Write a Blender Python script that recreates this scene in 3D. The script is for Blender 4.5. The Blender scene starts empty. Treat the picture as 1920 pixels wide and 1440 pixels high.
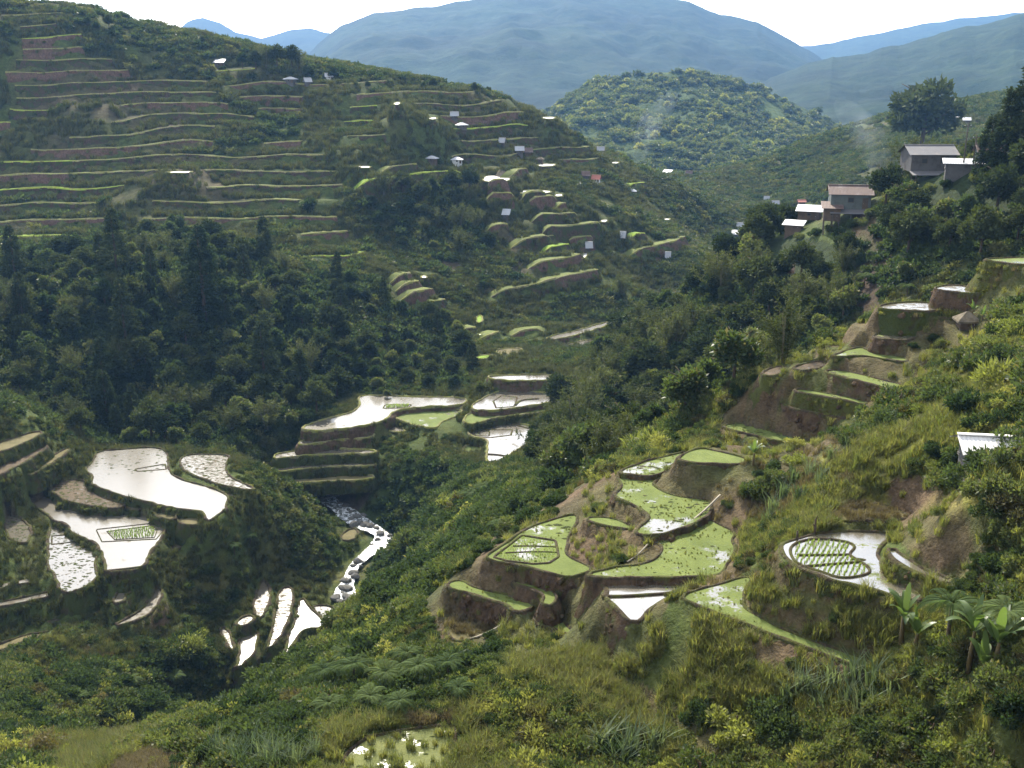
import bpy, bmesh, math, random
import numpy as np
from mathutils import Vector, Matrix, geometry
R = math.radians
rng = np.random.default_rng(7)
random.seed(7)
scene = bpy.context.scene
COL = scene.collection

# ---------------------------------------------------------------- camera
F = 2000.0                       # focal length in pixels of the 1920x1440 photograph
PITCH = math.atan(590 / F)       # horizon lies 590 px above the picture's centre
cam = bpy.data.cameras.new('camera')
cam.sensor_fit = 'HORIZONTAL'; cam.sensor_width = 36.0; cam.lens = 36.0 * F / 1920
cam.clip_start = 0.5; cam.clip_end = 20000
cam_o = bpy.data.objects.new('camera', cam); COL.objects.link(cam_o)
cam_o.location = (0, 0, 0); cam_o.rotation_euler = (math.pi / 2 - PITCH, 0, 0)
scene.camera = cam_o

# ---------------------------------------------------------------- light and sky
SUN_EL, SUN_AZ = R(40), R(-12)   # azimuth from straight ahead (+Y), negative = left
world = bpy.data.worlds.new('World'); scene.world = world; world.use_nodes = True
wn = world.node_tree; wn.nodes.clear()
sky = wn.nodes.new('ShaderNodeTexSky'); sky.sky_type = 'NISHITA'; sky.sun_disc = False
sky.sun_elevation = SUN_EL; sky.sun_rotation = SUN_AZ
sky.air_density = 1.0; sky.dust_density = 3.0; sky.ozone_density = 1.0; sky.altitude = 1200
bg = wn.nodes.new('ShaderNodeBackground'); bg.inputs['Strength'].default_value = 0.14
wo = wn.nodes.new('ShaderNodeOutputWorld')
# thin bright cloud over most of the sky: white veil mixed over the blue
tc = wn.nodes.new('ShaderNodeTexCoord')
mp = wn.nodes.new('ShaderNodeMapping'); mp.inputs['Scale'].default_value = (1.0, 1.0, 3.2)
nz = wn.nodes.new('ShaderNodeTexNoise'); nz.inputs['Scale'].default_value = 2.3; nz.inputs['Detail'].default_value = 7
nz.inputs['Roughness'].default_value = 0.55
cr = wn.nodes.new('ShaderNodeValToRGB')
cr.color_ramp.elements[0].position = 0.36; cr.color_ramp.elements[0].color = (0, 0, 0, 1)
cr.color_ramp.elements[1].position = 0.56; cr.color_ramp.elements[1].color = (1, 1, 1, 1)
mixw = wn.nodes.new('ShaderNodeMix'); mixw.data_type = 'RGBA'
CLOUD = 2.6
hsv = wn.nodes.new('ShaderNodeHueSaturation'); hsv.inputs['Saturation'].default_value = 0.12; hsv.inputs['Value'].default_value = 1.15
addw = wn.nodes.new('ShaderNodeMix'); addw.data_type = 'RGBA'; addw.blend_type = 'ADD'; addw.inputs['Factor'].default_value = 1.0
addw.inputs['B'].default_value = (CLOUD, CLOUD, CLOUD * 1.03, 1)
wn.links.new(sky.outputs['Color'], hsv.inputs['Color']); wn.links.new(hsv.outputs['Color'], addw.inputs['A']); wn.links.new(addw.outputs['Result'], mixw.inputs['B'])
wn.links.new(tc.outputs['Generated'], mp.inputs['Vector']); wn.links.new(mp.outputs['Vector'], nz.inputs['Vector'])
wn.links.new(nz.outputs['Fac'], cr.inputs['Fac']); wn.links.new(cr.outputs['Color'], mixw.inputs['Factor'])
wn.links.new(sky.outputs['Color'], mixw.inputs['A']); wn.links.new(mixw.outputs['Result'], bg.inputs['Color'])
wn.links.new(bg.outputs['Background'], wo.inputs['Surface'])

sl = bpy.data.lights.new('sun', 'SUN'); sl.energy = 5.0; sl.angle = R(0.6); sl.color = (1.0, 0.93, 0.80)
so = bpy.data.objects.new('sun', sl); COL.objects.link(so); so.location = (0, 0, 300)
sun_dir = Vector((math.sin(SUN_AZ) * math.cos(SUN_EL), math.cos(SUN_AZ) * math.cos(SUN_EL), math.sin(SUN_EL)))
so.rotation_euler = sun_dir.to_track_quat('Z', 'Y').to_euler()

scene.view_settings.view_transform = 'Standard'; scene.view_settings.look = 'None'
scene.view_settings.exposure = 1.15; scene.view_settings.gamma = 1.0
scene.view_settings.use_curve_mapping = False
scene.render.engine = 'CYCLES'
cy = scene.cycles
cy.use_denoising = True; cy.max_bounces = 5; cy.diffuse_bounces = 2; cy.glossy_bounces = 2
cy.transmission_bounces = 3; cy.transparent_max_bounces = 6; cy.volume_bounces = 0
cy.use_adaptive_sampling = True; cy.adaptive_threshold = 0.02
cy.sample_clamp_indirect = 4.0

# ---------------------------------------------------------------- helpers
def tag(o, label=None, cat=None, group=None, kind=None):
    if label: o['label'] = label
    if cat: o['category'] = cat
    if group: o['group'] = group
    if kind: o['kind'] = kind
    return o

def empty(name, loc=(0, 0, 0), rz=0.0):
    o = bpy.data.objects.new(name, None); COL.objects.link(o)
    o.location = loc; o.rotation_euler = (0, 0, rz); o.empty_display_size = 0.2
    return o

def link(name, me, mat=None, parent=None, loc=None):
    o = bpy.data.objects.new(name, me); COL.objects.link(o)
    if mat is not None and not me.materials: me.materials.append(mat)
    if parent is not None: o.parent = parent
    if loc is not None: o.location = loc
    return o

def mesh_np(name, verts, faces, smooth=True):
    """verts (n,3); faces: (m,k) int array, all the same size k"""
    verts = np.asarray(verts, np.float32); faces = np.asarray(faces, np.int32)
    me = bpy.data.meshes.new(name)
    me.vertices.add(len(verts)); me.vertices.foreach_set('co', verts.ravel())
    m, k = faces.shape
    me.loops.add(m * k); me.loops.foreach_set('vertex_index', faces.ravel())
    me.polygons.add(m)
    me.polygons.foreach_set('loop_start', np.arange(0, m * k, k, dtype=np.int32))
    me.polygons.foreach_set('loop_total', np.full(m, k, np.int32))
    if smooth: me.polygons.foreach_set('use_smooth', np.ones(m, bool))
    me.update(calc_edges=True)
    return me

class MB:
    """collects boxes, bars, quads into one mesh"""
    def __init__(s): s.v = []; s.f = []
    def add(s, vs, fs):
        n = len(s.v); s.v += [tuple(p) for p in vs]; s.f += [tuple(i + n for i in f) for f in fs]
    def box(s, c, d, rz=0.0, M=None):
        x, y, z = d[0] / 2, d[1] / 2, d[2] / 2
        ps = [Vector((sx * x, sy * y, sz * z)) for sx in (-1, 1) for sy in (-1, 1) for sz in (-1, 1)]
        Mx = M if M is not None else Matrix.Rotation(rz, 3, 'Z')
        ps = [Mx @ p + Vector(c) for p in ps]
        s.add(ps, [(0, 1, 3, 2), (4, 6, 7, 5), (0, 4, 5, 1), (2, 3, 7, 6), (0, 2, 6, 4), (1, 5, 7, 3)])
    def tube(s, pts, rad, k=6, cap=True):
        pts = [Vector(p) for p in pts]
        rad = rad if hasattr(rad, '__len__') else [rad] * len(pts)
        rings = []
        for i, p in enumerate(pts):
            t = (pts[min(i + 1, len(pts) - 1)] - pts[max(i - 1, 0)]).normalized()
            a = t.orthogonal().normalized() if abs(t.z) > 0.99 else t.cross(Vector((0, 0, 1))).normalized()
            b = t.cross(a).normalized()
            rings.append([p + (a * math.cos(2 * math.pi * j / k) + b * math.sin(2 * math.pi * j / k)) * rad[i] for j in range(k)])
        vs = [q for r in rings for q in r]; fs = []
        for i in range(len(pts) - 1):
            for j in range(k):
                fs.append((i * k + j, i * k + (j + 1) % k, (i + 1) * k + (j + 1) % k, (i + 1) * k + j))
        if cap:
            fs.append(tuple(range(k))[::-1]); fs.append(tuple((len(pts) - 1) * k + j for j in range(k)))
        s.add(vs, fs)
    def mesh(s, name, smooth=False):
        me = bpy.data.meshes.new(name); me.from_pydata(s.v, [], s.f)
        if smooth: me.polygons.foreach_set('use_smooth', np.ones(len(me.polygons), bool))
        me.update(); return me
    def build(s, name, mat, parent=None, smooth=False, loc=None):
        return link(name, s.mesh(name, smooth), mat, parent, loc)

# --- value noise (numpy), used for shapes
_P = rng.permutation(512); _V = rng.random(512).astype(np.float32)
def vnoise(x, y, seed=0):
    xi = np.floor(x).astype(int); yi = np.floor(y).astype(int)
    fx = x - xi; fy = y - yi
    fx = fx * fx * (3 - 2 * fx); fy = fy * fy * (3 - 2 * fy)
    def h(a, b): return _V[_P[(_P[(a + seed * 17) & 511] + b) & 511]]
    return ((h(xi, yi) * (1 - fx) + h(xi + 1, yi) * fx) * (1 - fy) + (h(xi, yi + 1) * (1 - fx) + h(xi + 1, yi + 1) * fx) * fy) * 2 - 1
def fbm(x, y, oct=4, seed=0):
    s = 0; a = 1.0; t = 0
    for i in range(oct):
        s = s + a * vnoise(x * 2 ** i, y * 2 ** i, seed + i); t += a; a *= 0.5
    return s / t

# --- pixels to directions; the distance always comes from the ground
cP, sP = math.cos(PITCH), math.sin(PITCH)
def pdir(px, py):
    u = (px - 960) / F; v = (720 - py) / F
    return np.array([u, cP + v * sP, v * cP - sP])       # x, y, z
def pix_at_Y(px, py, Y):
    d = pdir(px, py); return d * (Y / d[1])
def pix_at_z(px, py, z):
    d = pdir(px, py); return d * (z / d[2])
def project(x, y, z):
    w = y * cP - z * sP; v = (y * sP + z * cP) / w
    return 960 + F * x / w, 720 - F * v

# ---------------------------------------------------------------- the land: heights measured at picture points
# (pixel x, pixel y, distance ahead in metres)
CP = [
 (960,1440,45.8),(300,1440,50),(0,1440,58),(100,1380,64),(300,1375,58),(960,1600,33),(300,1600,40),(1600,1600,30),
 (300,1290,108),(150,1250,112),(30,1300,100),(420,1250,122),(100,1150,120),(250,1180,125),(480,1270,125),
 (450,1340,62),(520,1260,75),(600,1215,86),(640,1195,92),(700,1170,95),(750,1110,102),(740,1000,140),(740,980,155),(700,950,172),
 (800,1000,125),(850,950,140),(900,900,150),(960,880,150),(800,880,172),(750,850,185),(880,1000,100),(930,950,105),(1000,930,100),(1050,930,95),
 (850,1070,84),(780,1150,75),(700,1200,78),(600,1290,66),(750,1290,56),(900,1225,58),(815,1105,67.7),(950,1300,51.6),(1100,1350,48.5),(1300,1400,45.5),
 (1500,1350,45),(1600,1300,46),(1700,1280,44.5),(1900,1300,38),(1920,1440,37),(1600,1440,41),(1750,1200,46),(1850,1100,47),(1900,1000,48),
 (1800,950,51),(1750,1000,52),(1900,900,50),(1850,870,56),(1760,850,60),(1700,800,67),(1800,740,71),(1900,780,58),(1900,700,65),(1900,640,73),
 (1880,560,90),(1600,880,63),(1500,930,64),(1550,820,70),(1650,760,75),(2100,800,55),(1400,850,73),(1380,900,70),(1440,870,70),(1330,832,77),(700,820,190),(700,862,184),(530,835,180),(530,880,172),(520,790,190),(1060,715,205),(890,715,212),(1400,1440,43.7),(1200,1440,45),(1800,1440,39),(1700,1600,29),(1300,1600,32),(2100,1200,38),(2050,500,95),
 (1400,680,150),(1250,780,160),(1150,830,150),(1100,880,140),(1500,640,150),(1620,560,150),(1500,760,110),(1650,700,120),(1800,600,130),(1850,560,125),(1320,840,110),
 (1590,400,186),(1480,440,190),(1400,490,192),(1300,570,195),(1200,660,195),(1080,740,190),(1735,335,182),(1860,300,178),(1920,230,172),(2050,160,170),
 (1590,480,240),(1400,560,240),(1735,420,250),(1250,640,240),(1600,480,165),(1450,550,170),(1350,640,172),(1800,420,155),(1750,480,145),(1900,400,150),
 (640,700,222),(760,700,225),(880,690,228),(1000,680,228),(950,620,255),(1050,650,245),(1130,610,270),(1230,560,300),(1330,470,380),(1400,440,415),
 (600,760,205),(400,830,185),(150,800,188),(50,760,175),(0,780,165),(0,860,158),(120,830,168),(-150,800,160),(-150,1000,125),(-150,1300,95),
 (300,700,210),(150,620,215),(450,600,230),(250,500,238),(100,550,240),(0,520,250),(400,500,252),(620,640,228),(700,620,245),(560,520,258),(820,640,245),
 (150,470,280),(500,480,275),(630,490,278),(760,530,268),(860,590,258),(300,400,300),(550,440,290),(430,360,312),(0,400,305),(100,320,325),(350,320,322),
 (570,350,322),(700,470,292),(450,250,350),(600,290,332),(150,230,345),(0,230,345),(260,200,358),(100,120,368),(250,110,385),(130,10,395),(0,20,390),
 (350,75,400),(200,40,400),(-150,0,380),(-150,300,320),(-150,500,250),(450,140,385),(550,170,380),(650,160,380),(760,180,385),(880,170,395),(960,190,400),(1040,230,405),
 (1180,310,420),(1280,360,415),(1400,400,430),(700,250,358),(620,230,360),(800,320,345),(860,310,352),(930,340,338),(1000,300,372),(1030,360,340),(1120,420,328),
 (1000,440,312),(900,420,312),(800,430,308),(850,500,286),(1050,480,303),(1000,540,280),(1150,520,292),(900,560,272),(1250,440,345),(1200,380,372),(750,400,315),
 (1500,330,500),(1450,380,470),(1600,340,430),(1550,250,560),(1700,210,560),(1850,180,600),(1920,170,600),(1900,240,480),(1780,260,450),(1650,270,480),(2080,150,560),
]
# places the camera cannot see into: (pixel x, distance, height)
HID = [(300,75,-58),(300,92,-74),(150,85,-62),(450,85,-66),(450,105,-78),(560,115,-76),(640,125,-77),(0,80,-58),(500,118,-79),
       (300,520,-10),(0,480,0),(600,600,-60),(900,680,-70),(1100,700,-75),(1300,640,-68),(1500,720,-70),(1700,760,-60),(1920,760,-50),
       (300,900,-80),(900,900,-80),(1400,900,-80),(1920,900,-70),(-200,900,-40),(2150,900,-60),(-250,500,0),
       (960,10,-10),(200,10,-11),(1750,10,-10),(960,17,-16),(1750,15,-14.5),(1400,15,-14.5),(200,20,-20),(2100,15,-13)]
RIVER = [(560,905,184),(600,928,181),(636,951,178),(672,980,172),(715,998,168),(722,1018,164),(690,1037,160.5),(662,1062,156),(655,1085,152),(645,1107,148.5),(650,1125,145.5),(668,1147,142.5)]
# ---------------------------------------------------------------- rice paddies
# name: (level, kind of surface, kind of wall, wall height, outline in picture points, label)
PAD = {}
def pad(key, z, surf, wall, wh, pts, label, bund=0.28): PAD[key] = dict(z=z, surf=surf, wall=wall, wh=wh, pts=pts, label=label, bund=bund)
# bench on the left bank
pad('L1',-63.0,'water','moss',2.0,[(178,847),(240,842),(284,839),(313,844),(313,884),(338,900),(400,916),(429,931),(420,958),(400,971),(391,978),(387,962),(369,956),(327,953),(284,942),(249,934),(222,927),(178,911),(171,904),(178,891),(158,882),(182,858)],'widest silver flooded paddy at the foot of the dark forest')
pad('L2',-62.7,'rough','moss',2.0,[(338,853),(413,852),(431,856),(420,873),(427,893),(453,907),(482,919),(458,918),(400,905),(356,888),(342,876)],'grey muddy paddy with ripples beside a yellow grass bank below the forest')
pad('L3',-63.6,'water','moss',2.0,[(414,917),(458,922),(445,932),(431,931)],'small wedge of water below the rippled muddy paddy')
pad('L4',-65.0,'water','moss',2.6,[(71,915),(111,935),(147,949),(213,956),(267,965),(284,978),(307,989),(304,1004),(289,1022),(278,1036),(267,1067),(202,1076),(200,1058),(189,1022),(151,1004),(133,996),(129,982),(102,977),(87,960),(58,944),(40,931),(49,920)],'silver flooded paddy with a framed lime green seedling bed in it')
pad('L5',-65.8,'clods','moss',2.6,[(100,984),(127,982),(132,1000),(156,1012),(185,1031),(176,1062),(182,1089),(133,1113),(118,1111),(104,1076),(91,1058),(93,1036),(91,1009)],'silver paddy dotted with dark clods and a small framed square')
pad('L6',-65.4,'clods','moss',2.0,[(9,962),(27,964),(58,991),(51,1009),(53,1018),(27,1018),(13,996)],'small speckled paddy squeezed between mossy banks')
pad('L7',-64.2,'water','brown',2.0,[(-60,925),(13,927),(9,938),(-60,944)],'paddy with brown rim cut by the edge of the left bench')
pad('L8',-63.9,'stubble','moss',1.6,[(87,907),(150,897),(190,922),(195,934),(240,948),(213,953),(147,946),(111,932)],'brown drained paddy with stubble between two silver paddies')
pad('L8b',-64.2,'rough','moss',1.6,[(198,938),(222,932),(250,939),(264,948),(266,958),(242,952)],'thin wet strip with stubble at the end of the brown drained paddy')
pad('L9',-63.8,'dry','moss',2.6,[(287,947),(320,952),(327,959),(331,976),(305,972),(286,957)],'small dry grass plot between the silver paddies')
pad('L9b',-64.0,'dry','moss',2.8,[(333,960),(369,958),(385,966),(387,978),(356,987),(333,978)],'rounded dry brown plot below the widest silver paddy')
pad('L10',-67.0,'rough','moss',2.0,[(338,1000),(368,999),(360,1018),(329,1033),(322,1031),(331,1016)],'lone small wet plot on the slope under the dry brown plot')
pad('L11',-67.4,'water','moss',2.0,[(204,1085),(267,1079),(258,1098),(236,1111),(229,1129),(211,1133),(222,1111),(213,1093)],'narrow bent pool stepping down from the silver paddy with seedlings')
pad('L12',-69.0,'rough','moss',2.2,[(289,1102),(307,1104),(288,1147),(251,1165),(218,1175),(215,1171),(245,1158),(273,1138),(290,1115)],'thin curving wet terrace lowest on the left bank')
pad('L13',-67.4,'rough','moss',2.0,[(-60,1133),(0,1131),(62,1117),(109,1108),(113,1113),(60,1126),(0,1139),(-60,1142)],'thin wet ledge under the clod dotted paddy')
pad('L14',-69.2,'rough','moss',2.0,[(129,1156),(191,1141),(193,1147),(133,1162),(95,1168),(93,1164)],'short wet ledge on the mossy wall below the bent pool')
pad('L15',-70.0,'dry','moss',2.0,[(-60,1215),(0,1211),(45,1190),(110,1186),(112,1193),(50,1199),(0,1222),(-60,1226)],'dry mossy ledge lowest in the shaded bank')
pad('L16',-59.0,'stubble','moss',3.0,[(0,870),(70,842),(88,832),(84,842),(60,858),(0,892),(-60,910),(-60,890)],'stubble terrace on the small hill above the left bench')
pad('L17',-57.3,'dry','moss',2.6,[(-60,858),(0,830),(60,812),(80,808),(70,820),(0,848),(-60,876)],'middle terrace of the small hill above the left bench')
pad('L18',-60.6,'dry','moss',2.2,[(47,886),(100,855),(130,838),(128,846),(100,866),(60,892)],'lower dry path terrace of the small hill above the left bench')
# fan of terraces by the stream
pad('M1',-74.0,'rough','moss',2.6,[(476,1133),(493,1084),(498,1089),(507,1120),(493,1156),(484,1162),(480,1151)],'upper narrow muddy finger terrace of the fan by the stream')
pad('M1b',-74.9,'water','moss',2.6,[(449,1191),(482,1178),(480,1209),(471,1231),(438,1258),(453,1236)],'lower narrow silver finger terrace of the fan by the stream')
pad('M2',-74.8,'rough','moss',2.6,[(520,1120),(536,1096),(549,1111),(544,1151),(529,1182),(511,1213),(500,1216),(516,1182)],'middle finger terrace of the fan by the stream, streaked with mud')
pad('M3',-75.5,'water','moss',2.6,[(564,1116),(578,1138),(604,1162),(609,1176),(569,1178),(556,1191),(531,1238),(538,1213),(556,1156)],'triangular silver terrace of the fan by the stream')
pad('M4',-76.1,'clods','moss',1.6,[(582,1136),(629,1136),(633,1164),(616,1169),(596,1151)],'small speckled plot next to the white water')
pad('M0',-74.5,'rough','moss',2.0,[(411,1173),(425,1180),(440,1213),(433,1222)],'thin wet sliver on the outer edge of the fan')
pad('M5',-73.6,'rough','moss',1.8,[(444,1163),(470,1153),(478,1160),(462,1172),(446,1174)],'tiny muddy pocket plot at the head of the fan')
pad('M6',-75.6,'dry','moss',1.5,[(640,1003),(662,990),(670,996),(668,1010),(645,1016)],'little dry plot on the bank of the stream')
# valley floor
pad('C1',-63.5,'glare','brown',1.6,[(680,760),(671,743),(700,741),(780,745),(877,745),(872,760),(782,763),(735,770),(728,783),(695,796),(600,809),(560,805),(600,788),(660,775)],'bright flooded paddy filling the valley floor under the forest')
pad('C1b',-64.4,'moss','moss',1.8,[(737,773),(868,767),(860,779),(822,793),(815,806),(766,794),(737,779)],'mossy wet plot below the brightest valley floor paddy')
pad('C1c',-65.6,'rough','moss',1.6,[(690,800),(728,790),(750,800),(765,812),(720,806)],'small wet corner plot under the mossy plot')
pad('C2',-62.6,'glare','brown',1.4,[(884,760),(912,745),(939,732),(1045,738),(1050,752),(928,770),(890,769)],'bright paddy with faint seedling frames beyond a curved bank')
pad('C2t',-60.4,'glare','brown',2.2,[(912,705),(1025,702),(1045,706),(1025,713),(965,713),(921,711)],'thin bright paddy on top of a brown wall')
pad('C3',-63.6,'moss','moss',1.4,[(874,774),(928,773),(1045,756),(1050,770),(928,782),(905,790),(872,797)],'green mossy band between the bright valley paddies')
pad('C4',-65.0,'glare','moss',2.4,[(910,788),(939,786),(986,797),(1008,807),(986,833),(939,862),(917,873),(913,851),(917,833),(917,824),(881,818),(877,809),(888,800)],'bright paddy tapering to a point with framed seedling beds')
pad('C4b',-66.4,'moss','moss',2.0,[(868,838),(893,832),(903,840),(895,852),(872,850)],'small mossy ledge under the framed seedling beds')
pad('S2',-65.4,'rough','brown',1.8,[(560,828),(590,822),(640,816),(700,812),(702,819),(640,823),(595,830),(560,836)],'uppermost step of the curved stair of terraces')
pad('S3',-67.0,'rough','moss',1.8,[(515,852),(548,847),(600,843),(650,842),(705,845),(705,851),(640,850),(552,855),(515,861)],'second step of the curved stair of terraces')
pad('S4',-68.6,'rough','moss',1.8,[(510,877),(546,872),(600,868),(650,865),(705,867),(705,873),(620,875),(548,880),(510,886)],'third step of the curved stair of terraces')
pad('S5',-70.2,'dry','moss',1.8,[(515,903),(550,898),(600,893),(680,891),(700,892),(700,898),(620,901),(552,905),(515,911)],'lowest step of the curved stair of terraces')
pad('C8',-61.2,'lime','moss',1.4,[(892,668),(923,664),(921,673),(893,674)],'small lime green plot among bushes up the valley')
pad('C9',-60.6,'dry','moss',1.4,[(928,655),(979,652),(979,662),(939,667)],'pale dry plot next to the lime green plot')
pad('C10',-61.6,'rough','brown',1.8,[(1023,632),(1080,621),(1140,603),(1150,606),(1090,626),(1035,638)],'long muddy terrace on the far bank of the upper valley')
pad('C11',-62.8,'rough','brown',1.6,[(1040,648),(1090,640),(1145,630),(1150,635),(1090,648),(1050,653)],'lower muddy terrace on the far bank of the upper valley')
pad('C12',-59.8,'lime','moss',1.4,[(893,592),(903,590),(904,602),(895,607)],'tiny lime green plot on the spur above the valley floor')
pad('C13',-62.0,'glare','moss',1.4,[(1210,548),(1235,546),(1240,552),(1218,556)],'small glinting paddy where the upper valley bends')
# right bank
pad('R1',-31.6,'moss','brown',2.4,[(911,1042),(951,1020),(978,996),(1022,980),(1080,962),(1082,978),(1067,996),(1060,1022),(1060,1042),(1084,1056),(1111,1067),(1090,1076),(1064,1082),(1000,1064),(964,1057),(920,1051)],'mossy paddy with a framed bed of pale seedlings in its outer corner')
pad('R2',-29.3,'moss','brown',2.2,[(1158,890),(1171,911),(1151,931),(1191,947),(1222,967),(1218,978),(1196,991),(1193,1000),(1218,1007),(1287,987),(1327,967),(1335,940),(1296,935),(1255,929),(1229,915),(1222,906),(1238,896),(1200,895)],'large green mossy paddy with a curling outer edge under a brown bank')
pad('R2b',-30.2,'moss','brown',2.4,[(1098,974),(1110,969),(1150,974),(1184,986),(1190,994),(1165,991),(1130,984)],'thin mossy ledge below the curling edge of the large green paddy')
pad('R2t',-29.0,'moss','brown',2.2,[(1160,886),(1191,873),(1222,862),(1267,853),(1290,848),(1285,858),(1256,870),(1238,891),(1200,891),(1178,889)],'mossy paddy with wet patches at the head of the large green one')
pad('R2c',-27.3,'moss','brown',2.6,[(1270,862),(1284,850),(1313,840),(1340,846),(1395,858),(1398,868),(1345,870),(1305,868)],'small wet plot on top of the brown bank')
pad('R3',-29.7,'moss','brown',2.2,[(1222,1012),(1244,1022),(1242,1042),(1209,1058),(1133,1068),(1102,1078),(1120,1081),(1164,1082),(1250,1081),(1340,1078),(1352,1071),(1378,1031),(1367,1012),(1378,1000),(1347,983),(1325,973),(1287,993)],'flat bright green paddy below the large one with water at its rim')
pad('R4',-30.1,'wet','brown',3.6,[(1102,1082),(1130,1086),(1250,1086),(1322,1085),(1275,1112),(1240,1125),(1222,1137),(1190,1172),(1168,1144),(1133,1119),(1144,1109),(1130,1092)],'white glinting paddy split by a thin bank above a brown bluff')
pad('R5',-28.7,'moss','grass',3.2,[(1272,1118),(1380,1087),(1412,1081),(1393,1102),(1388,1130),(1403,1150),(1460,1178),(1550,1213),(1640,1243),(1620,1256),(1560,1232),(1470,1197),(1400,1167),(1370,1157),(1310,1133)],'long green ribbon paddy curving under the mossy wall')
pad('R6',-26.0,'wet','moss',3.4,[(1469,1022),(1487,1014),(1531,1003),(1576,997),(1678,999),(1658,1013),(1640,1036),(1651,1058),(1660,1082),(1709,1109),(1731,1129),(1700,1122),(1642,1106),(1593,1093),(1567,1089),(1531,1073),(1496,1064),(1476,1049)],'white glinting paddy with a rounded frame of rice seedling rows')
pad('R7',-25.6,'swamp','grass',1.0,[(1555,964),(1589,948),(1647,944),(1687,960),(1709,970),(1664,977),(1576,976)],'swampy brown plot with glinting puddles above the seedling rows')
pad('R8',-25.2,'wet','moss',1.2,[(1668,1034),(1674,1028),(1690,1046),(1740,1073),(1785,1090),(1780,1096),(1735,1080),(1685,1054)],'narrow curved ditch pool beside the seedling rows')
pad('R9',-32.6,'moss','brown',1.8,[(958,1088),(990,1096),(1016,1097),(1042,1116),(1032,1136),(1018,1132),(1028,1116),(1005,1106),(975,1099)],'curled mossy ledge under the paddy with the pale seedling bed')
pad('R10',-33.4,'moss','brown',2.4,[(836,1093),(867,1086),(884,1103),(938,1114),(982,1125),(1004,1138),(966,1149),(955,1133),(911,1121),(889,1112),(849,1107)],'crescent mossy paddy with a wet tip over a brown bluff')
pad('R11',-35.0,'dry','grass',2.0,[(840,1156),(849,1153),(911,1167),(926,1176),(907,1190),(867,1203),(849,1200),(840,1182)],'small pale plot at the foot of the brown bluff')
pad('R12',-33.8,'moss','grass',2.0,[(991,1160),(1044,1136),(1050,1165),(1080,1189),(1062,1197),(1027,1175)],'wedge of wet moss at the foot of the brown bluff below the white paddy')
pad('R13',-33.0,'swamp2','grass',2.2,[(648,1418),(689,1384),(756,1370),(853,1360),(851,1378),(844,1431),(800,1470),(700,1470),(640,1450)],'swampy paddy with floating weeds below the tree ferns')
pad('R14',-32.6,'tallgrass','grass',2.0,[(985,1244),(1022,1228),(1133,1213),(1138,1262),(1131,1273),(1190,1302),(1235,1350),(1150,1302),(1050,1272),(1000,1254)],'terrace overgrown with tall yellow green grass')
pad('R15',-43.6,'glare','grass',1.5,[(152,1404),(170,1391),(196,1388),(212,1391),(190,1401),(165,1409)],'crescent pool on the yellow grass knoll')
# upper right stair of terraces
pad('U1',-28.2,'moss','brown',3.2,[(1357,797),(1391,794),(1424,804),(1482,819),(1530,832),(1525,840),(1488,828),(1453,825),(1395,812),(1366,805)],'green strip terrace with rows of clods at the foot of the stair')
pad('U2',-26.1,'moss','brown',3.5,[(1462,758),(1470,755),(1500,761),(1557,771),(1600,780),(1598,787),(1557,779),(1504,770)],'second green strip of the stair above the brown wall')
pad('U3',-24.9,'moss','grass',3.0,[(1490,733),(1497,729),(1536,736),(1588,744),(1625,752),(1622,759),(1586,750),(1534,741)],'third strip of the stair, thin and grassy')
pad('U4',-23.6,'moss','brown',3.0,[(1546,699),(1560,694),(1590,697),(1662,715),(1700,724),(1698,731),(1645,724),(1588,707)],'bright green strip of the stair below a mossy wall')
pad('U5',-24.2,'stubble','grass',2.7,[(1430,697),(1465,686),(1478,691),(1455,704),(1436,706)],'drained plot on the outer nose of the stair')
pad('U5b',-23.6,'stubble','brown',2.2,[(1484,690),(1520,680),(1546,677),(1540,690),(1505,696)],'stubble plot with a brown cut edge on the stair')
pad('U6',-22.6,'moss','moss',3.0,[(1560,668),(1581,660),(1614,650),(1626,658),(1700,672),(1698,679),(1620,666),(1575,668)],'terrace with a wet green tip and a low brown pit')
pad('U7',-21.4,'wet','brown',3.5,[(1636,630),(1650,625),(1723,624),(1714,636),(1643,636)],'square pond held by a straight brown wall')
pad('U9',-19.4,'rough','moss',4.1,[(1639,577),(1676,568),(1727,566),(1791,577),(1752,583),(1694,582)],'dry grey paddy on a tall mossy wall')
pad('U10',-19.9,'tallgrass','moss',3.0,[(1749,590),(1781,582),(1820,590),(1800,601),(1762,595)],'plot of bright yellow green grass by the thatched hut')
pad('U11',-17.8,'rough','brown',3.2,[(1742,541),(1792,533),(1849,547),(1840,552),(1789,547)],'grey drained paddy second from the top of the stair')
pad('U12',-15.2,'moss','grass',4.6,[(1834,487),(1920,483),(1990,488),(1990,505),(1920,497),(1876,491)],'topmost green paddy of the stair on a rounded grassy wall')
# flooded beds that glint on the far hillsides
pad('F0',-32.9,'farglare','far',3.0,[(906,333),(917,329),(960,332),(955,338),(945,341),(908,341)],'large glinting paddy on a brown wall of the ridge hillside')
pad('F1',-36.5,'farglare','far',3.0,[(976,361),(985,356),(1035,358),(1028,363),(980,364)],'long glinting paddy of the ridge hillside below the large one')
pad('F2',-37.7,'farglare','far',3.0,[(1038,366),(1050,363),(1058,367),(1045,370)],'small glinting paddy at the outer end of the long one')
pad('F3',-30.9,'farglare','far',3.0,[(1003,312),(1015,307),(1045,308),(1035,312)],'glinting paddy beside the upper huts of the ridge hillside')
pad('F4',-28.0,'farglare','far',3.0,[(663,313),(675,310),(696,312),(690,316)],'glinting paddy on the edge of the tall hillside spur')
pad('F5',-10.7,'farglare','far',3.0,[(738,194),(748,191),(752,195),(742,197)],'tiny glinting paddy high on the ridge')
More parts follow.
